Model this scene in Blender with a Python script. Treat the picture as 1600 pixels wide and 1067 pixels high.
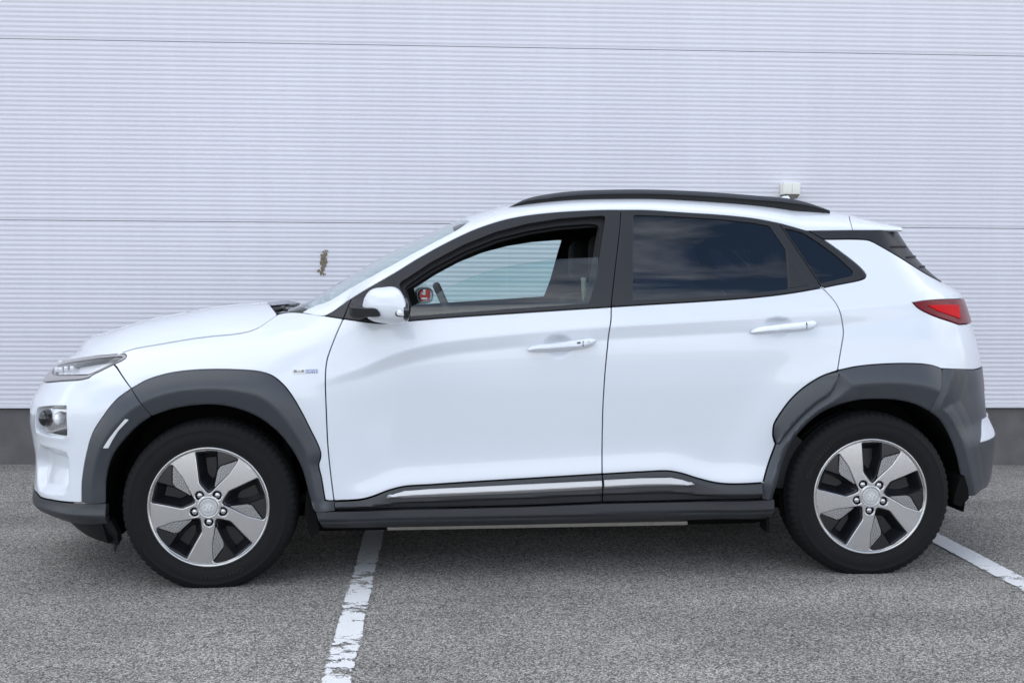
import bpy, math, random
import numpy as np
from mathutils import Vector, Matrix
from mathutils.geometry import delaunay_2d_cdt

for o in list(bpy.data.objects): bpy.data.objects.remove(o)
scene = bpy.context.scene
COL = scene.collection

# ------------------------------------------------------------------ camera
cam_d = bpy.data.cameras.new('camera'); cam = bpy.data.objects.new('camera', cam_d); COL.objects.link(cam)
cam_d.sensor_width = 36.0; cam_d.lens = 40.5; cam_d.clip_start = .05; cam_d.clip_end = 2000
_yaw, _pit, _rol = math.radians(-3.884), math.radians(-2.903), math.radians(-.207)
_f = Vector((-math.sin(_yaw)*math.cos(_pit), math.cos(_yaw)*math.cos(_pit), math.sin(_pit)))
_r = Vector((math.cos(_yaw), math.sin(_yaw), 0)); _u = _r.cross(_f)
_r2 = _r*math.cos(_rol) + _u*math.sin(_rol); _u2 = -_r*math.sin(_rol) + _u*math.cos(_rol)
M = Matrix((_r2, _u2, -_f)).transposed().to_4x4(); M.translation = Vector((-.4332, -5.3264, 1.1791))
cam.matrix_world = M
scene.camera = cam

# ------------------------------------------------------------------ sky, sun, exposure
SUN_EL, SUN_AZ = math.radians(28), math.radians(14)      # azimuth clockwise from +Y: the sun stands behind the building, which shades the yard
world = bpy.data.worlds.new('World'); scene.world = world; world.use_nodes = True
nt = world.node_tree; nt.nodes.clear()
wout = nt.nodes.new('ShaderNodeOutputWorld'); wbg = nt.nodes.new('ShaderNodeBackground')
sky = nt.nodes.new('ShaderNodeTexSky'); sky.sky_type = 'NISHITA'; sky.sun_disc = False
sky.sun_elevation = SUN_EL; sky.sun_rotation = SUN_AZ; sky.air_density = 1.0; sky.dust_density = .7; sky.ozone_density = 1.6
tc = nt.nodes.new('ShaderNodeTexCoord'); mp = nt.nodes.new('ShaderNodeMapping'); mp.inputs['Scale'].default_value = (1.0, 1.0, 2.2); mp.inputs['Location'].default_value = (7.7, 1.3, 0)
ns = nt.nodes.new('ShaderNodeTexNoise'); ns.inputs['Scale'].default_value = 1.5; ns.inputs['Detail'].default_value = 7; ns.inputs['Roughness'].default_value = .55
rp = nt.nodes.new('ShaderNodeValToRGB'); rp.color_ramp.elements[0].position = .40; rp.color_ramp.elements[1].position = .58
mx = nt.nodes.new('ShaderNodeMix'); mx.data_type = 'RGBA'
cl = nt.nodes.new('ShaderNodeRGB'); cl.outputs[0].default_value = (8.3, 8.55, 9.0, 1)   # sunlit cloud, same units as the sky model
nt.links.new(tc.outputs['Generated'], mp.inputs['Vector']); nt.links.new(mp.outputs[0], ns.inputs['Vector'])
nt.links.new(ns.outputs['Fac'], rp.inputs[0]); nt.links.new(rp.outputs[0], mx.inputs['Factor'])
nt.links.new(sky.outputs[0], mx.inputs['A']); nt.links.new(cl.outputs[0], mx.inputs['B'])
nt.links.new(mx.outputs['Result'], wbg.inputs['Color']); nt.links.new(wbg.outputs[0], wout.inputs['Surface'])
wbg.inputs['Strength'].default_value = .11
sun_d = bpy.data.lights.new('sun', 'SUN'); sun = bpy.data.objects.new('sun', sun_d); COL.objects.link(sun)
sun_d.energy = 3.0; sun_d.angle = math.radians(.6); sun_d.color = (1, .97, .93)
_sd = Vector((math.sin(SUN_AZ)*math.cos(SUN_EL), math.cos(SUN_AZ)*math.cos(SUN_EL), math.sin(SUN_EL)))
sun.rotation_euler = (-_sd).to_track_quat('-Z', 'Y').to_euler()
vs = scene.view_settings
vs.view_transform = 'Standard'; vs.look = 'None'; vs.gamma = 1; vs.use_curve_mapping = False; vs.exposure = 1.24

# ------------------------------------------------------------------ materials
def mat(name, base, rough=.5, metal=0., coat=0., coat_rough=.03, spec=.5, noise=None, bump=None, trans=None):
    m = bpy.data.materials.new(name); m.use_nodes = True
    n = m.node_tree; b = n.nodes['Principled BSDF']
    b.inputs['Base Color'].default_value = (*base, 1); b.inputs['Roughness'].default_value = rough
    b.inputs['Metallic'].default_value = metal; b.inputs['Coat Weight'].default_value = coat
    b.inputs['Coat Roughness'].default_value = coat_rough; b.inputs['Specular IOR Level'].default_value = spec
    if noise or bump:
        t = n.nodes.new('ShaderNodeTexCoord')
    if noise:                                  # (scale, amount): slow colour variation of the surface itself
        x = n.nodes.new('ShaderNodeTexNoise'); x.inputs['Scale'].default_value = noise[0]; x.inputs['Detail'].default_value = 5
        r = n.nodes.new('ShaderNodeMapRange'); r.inputs['To Min'].default_value = 1 - noise[1]; r.inputs['To Max'].default_value = 1 + noise[1]
        k = n.nodes.new('ShaderNodeMix'); k.data_type = 'RGBA'; k.blend_type = 'MULTIPLY'; k.inputs['Factor'].default_value = 1
        k.inputs['A'].default_value = (*base, 1)
        n.links.new(t.outputs['Object'], x.inputs['Vector']); n.links.new(x.outputs['Fac'], r.inputs['Value'])
        n.links.new(r.outputs[0], k.inputs['B']); n.links.new(k.outputs['Result'], b.inputs['Base Color'])
    if bump:                                   # (scale, strength, distance)
        x = n.nodes.new('ShaderNodeTexNoise'); x.inputs['Scale'].default_value = bump[0]; x.inputs['Detail'].default_value = 2
        p = n.nodes.new('ShaderNodeBump'); p.inputs['Strength'].default_value = bump[1]; p.inputs['Distance'].default_value = bump[2]
        n.links.new(t.outputs['Object'], x.inputs['Vector']); n.links.new(x.outputs['Fac'], p.inputs['Height'])
        n.links.new(p.outputs[0], b.inputs['Normal'])
    return m
def glass_mat(name, tint, ior=1.6, refl=(1, 1, 1)):
    m = bpy.data.materials.new(name); m.use_nodes = True; n = m.node_tree; n.nodes.clear()
    o = n.nodes.new('ShaderNodeOutputMaterial'); k = n.nodes.new('ShaderNodeMixShader')
    t = n.nodes.new('ShaderNodeBsdfTransparent'); g = n.nodes.new('ShaderNodeBsdfGlossy'); f = n.nodes.new('ShaderNodeFresnel')
    t.inputs[0].default_value = (*tint, 1); g.inputs['Color'].default_value = (*refl, 1); g.inputs['Roughness'].default_value = .004
    q = n.nodes.new('ShaderNodeNewGeometry'); w = n.nodes.new('ShaderNodeMapRange')      # a thin pane reflects alike from both sides
    w.inputs['To Min'].default_value = ior; w.inputs['To Max'].default_value = 1/ior
    n.links.new(q.outputs['Backfacing'], w.inputs['Value']); n.links.new(w.outputs[0], f.inputs['IOR'])
    n.links.new(f.outputs[0], k.inputs[0]); n.links.new(t.outputs[0], k.inputs[1]); n.links.new(g.outputs[0], k.inputs[2])
    n.links.new(k.outputs[0], o.inputs['Surface'])
    return m
MT = dict(
    white=mat('white_paint', (.735, .765, .815), .30, coat=1., coat_rough=.01, spec=.5),
    clad=mat('dark_cladding_plastic', (.043, .047, .056), .34, spec=.56, noise=(9, .10), bump=(900, .10, .0006)),
    clad_shaded=mat('shaded_cladding_plastic', (.031, .033, .037), .38, spec=.46, noise=(9, .10), bump=(900, .10, .0006)),  # cladding darkened: shade of the down-facing lip and sill faces put into its colour
    frame=mat('black_window_frame', (.020, .0205, .023), .38, spec=.40, noise=(14, .08)),
    black=mat('black_trim', (.010, .010, .011), .55, spec=.3),
    gloss=mat('gloss_black', (.008, .008, .010), .12, coat=.6),
    rubber=mat('tyre_rubber', (.0085, .0085, .009), .72, spec=.20, noise=(30, .18), bump=(420, .18, .0008)),
    liner=mat('wheel_liner', (.008, .008, .008), .9, spec=.1),
    alloy=mat('silver_alloy', (.58, .57, .565), .25, metal=.75),
    alloy_dark=mat('dark_grey_alloy', (.010, .011, .014), .30, coat=.25, spec=.5),
    alloy_mid=mat('black_spoke_insert', (.012, .012, .014), .3, coat=.3),
    chrome=mat('bright_trim', (.62, .61, .61), .22, metal=.9),
    satin=mat('satin_silver_trim', (.55, .545, .55), .38, metal=.55),
    strip=mat('grey_lamp_surround', (.33, .315, .32), .35, coat=.2),
    red=mat('red_lens', (.50, .008, .018), .12, coat=1.),
    redbright=mat('bright_red_reflector', (.60, .003, .006), .45, spec=.12),
    darkred=mat('dark_red_lens', (.17, .003, .008), .25, coat=.15, spec=.25),
    pearl=mat('clear_reflector', (.78, .78, .80), .18, coat=1., spec=.6),
    lampsil=mat('lamp_reflector', (.86, .86, .87), .25, metal=.12, coat=.6),
    seat=mat('dark_upholstery', (.012, .012, .013), .8, spec=.2, noise=(60, .2)),
    dash=mat('dashboard_plastic', (.022, .022, .024), .55, spec=.3),
    beige=mat('belt_webbing', (.20, .18, .13), .8),
    under=mat('underbody', (.006, .006, .006), .9, spec=.1),
    pipe=mat('underbody_flange', (.30, .28, .25), .5, noise=(30, .25)),
    blue=mat('badge_blue', (.03, .12, .42), .25, coat=.8),
    badge=mat('badge_silver', (.60, .61, .63), .25, metal=.5),
    glass=glass_mat('clear_side_glass', (.72, .88, .86), 1.75),
    wsglass=glass_mat('windscreen_glass', (.86, .93, .92)),
    tint=glass_mat('dark_tinted_glass', (.07, .08, .11), 1.8),
    lens=glass_mat('lamp_lens', (.93, .94, .95)),
    mirror=mat('mirror_glass', (.80, .84, .85), .01, metal=1.),
    panel=None,
    plinth=mat('plinth_concrete', (.135, .130, .128), .85, spec=.2, noise=(7, .34), bump=(60, .6, .005)),
    joint=mat('joint_seal', (.012, .012, .014), .8),
    flash=mat('metal_flashing', (.62, .62, .66), .4, noise=(2, .05)),
    plate_grey=mat('dimple_plate_grey', (.30, .30, .30), .4, metal=.6),
    letter=mat('moulded_rubber', (.016, .016, .017), .6, spec=.3),
    box=mat('cream_plastic', (.80, .79, .72), .4),
    boxdark=mat('grey_louvre', (.16, .155, .13), .6),
    dirt=mat('dried_dirt', (.20, .165, .12), .9, noise=(120, .5)),
    signred=mat('sign_red', (.62, .03, .03), .5),
    signwhite=mat('sign_white', (.8, .8, .8), .5),
)

def wall_panel_material():
    m = mat('wall_panel_paint', (.70, .69, .735), .40, spec=.45); n = m.node_tree; b = n.nodes['Principled BSDF']; N = n.nodes.new; K = n.links.new
    t = N('ShaderNodeTexCoord')
    def noise(scale, det, rough=.55):
        q = N('ShaderNodeMapping'); q.inputs['Scale'].default_value = scale; x = N('ShaderNodeTexNoise'); x.inputs['Scale'].default_value = 1; x.inputs['Detail'].default_value = det; x.inputs['Roughness'].default_value = rough
        K(t.outputs['Object'], q.inputs['Vector']); K(q.outputs[0], x.inputs['Vector']); return x.outputs['Fac']
    def rng(s, lo, hi, a=.3, c=.7):
        r = N('ShaderNodeMapRange'); r.inputs['From Min'].default_value = a; r.inputs['From Max'].default_value = c; r.inputs['To Min'].default_value = lo; r.inputs['To Max'].default_value = hi; K(s, r.inputs['Value']); return r.outputs[0]
    m1 = N('ShaderNodeMath'); m1.operation = 'MULTIPLY'; K(rng(noise((.45, 1, .9), 3), .972, 1.022), m1.inputs[0]); K(rng(noise((7, 1, .22), 6, .65), .975, 1.02), m1.inputs[1])   # cloudy fading and faint rain streaks
    m2 = N('ShaderNodeMath'); m2.operation = 'MULTIPLY'; K(m1.outputs[0], m2.inputs[0]); K(rng(noise((30, 1, 45), 5, .7), .97, 1.015, .35, .75), m2.inputs[1])
    k = N('ShaderNodeMix'); k.data_type = 'RGBA'; k.blend_type = 'MULTIPLY'; k.inputs['Factor'].default_value = 1; k.inputs['A'].default_value = (.70, .69, .735, 1)
    K(m2.outputs[0], k.inputs['B']); K(k.outputs['Result'], b.inputs['Base Color'])
    bp = N('ShaderNodeBump'); bp.inputs['Strength'].default_value = .35; bp.inputs['Distance'].default_value = .012; K(noise((.8, 1, 2.2), 2), bp.inputs['Height']); K(bp.outputs[0], b.inputs['Normal'])
    return m
MT['panel'] = wall_panel_material()
# ------------------------------------------------------------------ object helpers
def new_mesh(name, V, Fc, material, normals=None, smooth=True):
    me = bpy.data.meshes.new(name)
    me.from_pydata([tuple(map(float, v)) for v in V], [], [tuple(map(int, f)) for f in Fc])
    me.materials.append(material)
    me.polygons.foreach_set('use_smooth', [smooth]*len(me.polygons))
    if normals is not None:
        me.normals_split_custom_set_from_vertices([tuple(map(float, n)) for n in normals])
    me.update()
    return me
def link(name, me, parent=None, label=None, cat=None, group=None, kind=None):
    o = bpy.data.objects.new(name, me); COL.objects.link(o)
    if parent is not None: o.parent = parent
    if label: o['label'] = label
    if cat: o['category'] = cat
    if group: o['group'] = group
    if kind: o['kind'] = kind
    return o
def mesh_obj(name, V, Fc, material, parent=None, normals=None, smooth=True, **k):
    return link(name, new_mesh(name, V, Fc, material, normals, smooth), parent, **k)
def merge(*parts):
    V, Fc, N = [], [], []; n = 0
    for v, f, nn in parts:
        V.append(np.asarray(v, float)); N.append(np.asarray(nn, float)); Fc += [tuple(i + n for i in t) for t in f]; n += len(v)
    return np.concatenate(V), Fc, np.concatenate(N)
def mirrored(d):
    v, f, n = d; s = np.array([1, -1, 1.]); return v*s, [t[::-1] for t in f], n*s
def box_data(c, s, bev=0.):
    c = np.array(c, float); h = np.array(s, float)/2
    if bev <= 0:
        V = [c + h*np.array(q) for q in ((-1,-1,-1),(1,-1,-1),(1,1,-1),(-1,1,-1),(-1,-1,1),(1,-1,1),(1,1,1),(-1,1,1))]
        return V, [(0,3,2,1),(4,5,6,7),(0,1,5,4),(1,2,6,5),(2,3,7,6),(3,0,4,7)]
    import bmesh
    bm = bmesh.new(); bmesh.ops.create_cube(bm, size=1)
    for v in bm.verts: v.co = Vector((v.co.x*s[0], v.co.y*s[1], v.co.z*s[2])) + Vector(c)
    bmesh.ops.bevel(bm, geom=list(bm.edges), offset=bev, segments=3, profile=.5, affect='EDGES')
    bm.verts.index_update(); V = [tuple(v.co) for v in bm.verts]; Fc = [tuple(v.index for v in f.verts) for f in bm.faces]; bm.free()
    return V, Fc
def loft(rings, close=True, caps=True):
    V = []; Fc = []; n = len(rings[0])
    for r in rings: V += [tuple(p) for p in r]
    for i in range(len(rings)-1):
        for j in range(n if close else n-1):
            k = (j+1) % n
            Fc.append((i*n+j, i*n+k, (i+1)*n+k, (i+1)*n+j))
    if caps and close:
        Fc.append(tuple(range(n))[::-1]); Fc.append(tuple((len(rings)-1)*n + j for j in range(n)))
    return V, Fc
def tube_data(path, rad, seg=10, squash=1.):
    P = [Vector(p) for p in path]; rings = []
    R = rad if hasattr(rad, '__len__') else [rad]*len(P)
    for i, p in enumerate(P):
        d = (P[min(i+1, len(P)-1)] - P[max(i-1, 0)]).normalized()
        a = d.cross(Vector((0, 0, 1)));  a = a.normalized() if a.length > 1e-4 else Vector((1, 0, 0)); b = a.cross(d).normalized()
        rings.append([p + a*math.cos(t)*R[i] + b*math.sin(t)*R[i]*squash for t in np.linspace(0, 2*math.pi, seg, endpoint=False)])
    return loft(rings)
# ------------------------------------------------------------------ car: key curves in metres (front of the car is -x, up is z)
NOSE_Z = [0.2, 0.28, 0.34, 0.4, 0.46, 0.54, 0.62, 0.7, 0.76, 0.8, 0.84, 0.9]
NOSE_X = [-2.05, -2.1357, -2.1642, -2.1583, -2.1543, -2.1645, -2.1744, -2.1624, -2.1278, -2.108, -2.065, -1.975]
TAIL_Z = [0.22, 0.28, 0.34, 0.44, 0.5, 0.6, 0.72, 0.85, 0.95, 1.02, 1.08, 1.13, 1.18, 1.24, 1.3, 1.36, 1.4]
TAIL_X = [1.75, 2.0314, 2.0672, 2.0797, 2.0843, 2.0376, 2.0164, 1.9968, 1.966, 1.943, 1.925, 1.902, 1.8065, 1.7246, 1.6653, 1.6203, 1.5911]
HOOD_X = [-2.2, -2.1, -1.95, -1.8, -1.65, -1.5, -1.3, -1.1, -0.9, -0.6]
HOOD_Z = [0.78, 0.85, 0.944, 0.9835, 1.0288, 1.0584, 1.0903, 1.104, 1.116, 1.13]
CREASE_X = [-0.8461, -0.6986, -0.6075, -0.4921, -0.379, -0.1814, 0.2571, 0.7301, 1.1429, 1.4744]
CREASE_HI = [0.8091, 0.8584, 0.8991, 0.9335, 0.9556, 0.9762, 1.0092, 1.0362, 1.0614, 1.0948]
CREASE_LO = [0.7845, 0.8214, 0.8531, 0.8849, 0.9067, 0.9275, 0.9591, 0.9782, 1.0033, 1.0389]
SILL_X = [-0.8547, -0.815, -0.7167, -0.6735, -0.6115, -0.5497, -0.4568, -0.2704, -0.083, 0.2211, 0.3734, 0.4838, 0.5352, 0.5941, 0.6677, 0.7255, 0.8616]
SILL_Z = [0.3393, 0.342, 0.3467, 0.3572, 0.3802, 0.3943, 0.3992, 0.409, 0.4175, 0.4314, 0.4377, 0.4396, 0.4302, 0.4109, 0.3916, 0.3857, 0.3883]
EDGE_X = [-1.082, -0.9592, -0.8687, -0.8608, -0.7538, -0.5758, -0.501, -0.3746, -0.2461, -0.1162, 0.0142, 0.145, 0.2763, 0.4078, 0.5941, 0.7331, 0.8706, 0.9736, 1.0407, 1.0898, 1.283, 1.492]
EDGE_Z = [1.0609, 1.0649, 1.0543, 1.0556, 1.124, 1.227, 1.2739, 1.344, 1.4024, 1.4411, 1.4606, 1.4706, 1.4756, 1.4758, 1.4647, 1.456, 1.4417, 1.4221, 1.4032, 1.3893, 1.3915, 1.3918]
ROOF_X = [-1.25, -1.0, -0.8, -0.6, -0.4, -0.25, -0.05, 0.2, 0.5, 0.8, 1.1, 1.3, 1.45, 1.6]
ROOF_Z = [0.988, 1.1, 1.2205, 1.3343, 1.429, 1.4884, 1.5361, 1.5618, 1.567, 1.5515, 1.5298, 1.5043, 1.454, 1.3939]
import numpy as np
def pchip(xs, ys):
    xs = np.asarray(xs, float); ys = np.asarray(ys, float)
    h = np.diff(xs); d = np.diff(ys) / h
    m = np.zeros_like(ys)
    for i in range(1, len(xs) - 1):
        if d[i-1] * d[i] > 0:
            w1 = 2*h[i] + h[i-1]; w2 = h[i] + 2*h[i-1]
            m[i] = (w1 + w2) / (w1/d[i-1] + w2/d[i])
    m[0] = d[0]; m[-1] = d[-1]
    def f(x):
        x = np.asarray(x, float); xc = np.clip(x, xs[0], xs[-1])
        i = np.clip(np.searchsorted(xs, xc, side='right') - 1, 0, len(xs) - 2)
        t = (xc - xs[i]) / h[i]; t2 = t*t; t3 = t2*t
        y = (2*t3-3*t2+1)*ys[i] + (t3-2*t2+t)*h[i]*m[i] + (3*t2-2*t3)*ys[i+1] + (t3-t2)*h[i]*m[i+1]
        return y + (x - xc) * np.where(x < xs[0], m[0], m[-1])
    return f
def sstep(a, b, x):
    t = np.clip((np.asarray(x, float) - a) / (b - a), 0, 1); return t*t*(3-2*t)

# ---- car side surface: half width as a function of (x, z); front of the car is -x ----
XF, XR = -1.45, 1.36              # where the nose and tail start to wrap round in plan
nose_x = pchip(NOSE_Z, NOSE_X)    # centre-line profile of the nose
tail_x = pchip(TAIL_Z, TAIL_X)    # centre-line profile of the tail
hood_z = pchip(HOOD_X, HOOD_Z)    # centre-line height of the bonnet
base_w = pchip([.12,.20,.28,.36,.46,.56,.68,.80,.92,1.00,1.08,1.16,1.30,1.45,1.60],
               [.79,.832,.850,.857,.860,.865,.875,.884,.886,.880,.866,.838,.768,.680,.575])
crease_hi = pchip(CREASE_X, CREASE_HI); crease_lo = pchip(CREASE_X, CREASE_LO)
sill_top = pchip(SILL_X, SILL_Z)
def half_width(x, z, wrap_tail=True):
    x = np.asarray(x, float); z = np.asarray(z, float); x, z = np.broadcast_arrays(x, z)
    w = base_w(z)
    # shoulder crease with an undercut below it
    a = sstep(-1.0, -.55, x) * (1 - .45*sstep(1.15, 1.75, x))
    hi = crease_hi(x); lo = crease_lo(x)
    cr = 0.
    for dz in (-.006, -.003, 0, .003, .006):           # the crease has a soft radius
        q = z + dz
        up = np.clip((q - hi) / .085, 0, 1); mid = np.clip((q - lo) / (hi - lo), 0, 1); dn = np.clip((lo - q) / .12, 0, 1)
        cr = cr + .2*np.where(q > hi, .010*(1-up)**1.5, np.where(q > lo, -.0035 + .0135*mid, -.0035*(1-dn)**2))
    w = w + a*cr
    # flare of the door skin above the sill cladding
    st = sill_top(x); b = sstep(-.95, -.6, x) * (1 - sstep(.85, 1.1, x))
    w = w + b*.013*np.exp(-((z - st)/.055)**2)
    # plan taper of the cabin
    w = w - .030*((x - .15)/1.35)**2 * sstep(.9, 1.35, z) - .006*(x/1.4)**2
    # wing: rounds over to the bonnet
    zt = hood_z(x); zr = .60
    s = np.clip((np.minimum(z, np.maximum(zt - .004, zr + .01)) - zr) / (zt - zr), 0, 1)
    fw = base_w(np.minimum(z, .84)) * (1 - s**3.2)**(1/4.2)
    fw = fw - np.maximum(z - 1.0, 0)*.25*sstep(-1.25, -.95, x)
    k = sstep(-1.12, -.62, x)
    w = fw*(1-k) + w*k
    # wheel-arch flares
    for hx, amp in ((-1.3, .012), (1.3, .014)):
        r = np.hypot(x - hx, z - .325)
        w = w + amp*np.exp(-((r - .50)/.10)**2) * sstep(1.0, .8, z)
    # nose and tail wrap
    t = np.clip((XF - x) / (XF - nose_x(np.minimum(z, .9))), 0, 1)
    w = w * (1 - t**3.1)**(1/2.05)
    if wrap_tail:
        t = np.clip((x - XR) / (tail_x(np.minimum(z, 1.4)) - XR), 0, 1)
        w = w * (1 - t**2.9)**(1/2.1)
    return w

# ---- greenhouse top: windscreen, roof, lateral sections from the upper window edge to the centre line ----
edge_z = pchip(EDGE_X, EDGE_Z); roof_z = pchip(ROOF_X, ROOF_Z)
def top_point(x, v):
    x = np.asarray(x, float); v = np.asarray(v, float); x, v = np.broadcast_arrays(x, v)
    ze = edge_z(x); ye = half_width(x, ze, False); zc = np.maximum(roof_z(x), ze + .012); dz = zc - ze
    a1 = dz*.72; b1 = np.minimum(a1*.55, ye*.3)
    p0y, p0z = ye, ze; p1y, p1z = ye - b1, ze + a1; p2y, p2z = ye*.52, zc - .004; p3y, p3z = 0*ye, zc
    q = 1 - v
    y = q**3*p0y + 3*q*q*v*p1y + 3*q*v*v*p2y + v**3*p3y
    z = q**3*p0z + 3*q*q*v*p1z + 3*q*v*v*p2z + v**3*p3z
    return np.stack([x, -y, z], -1)
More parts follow.
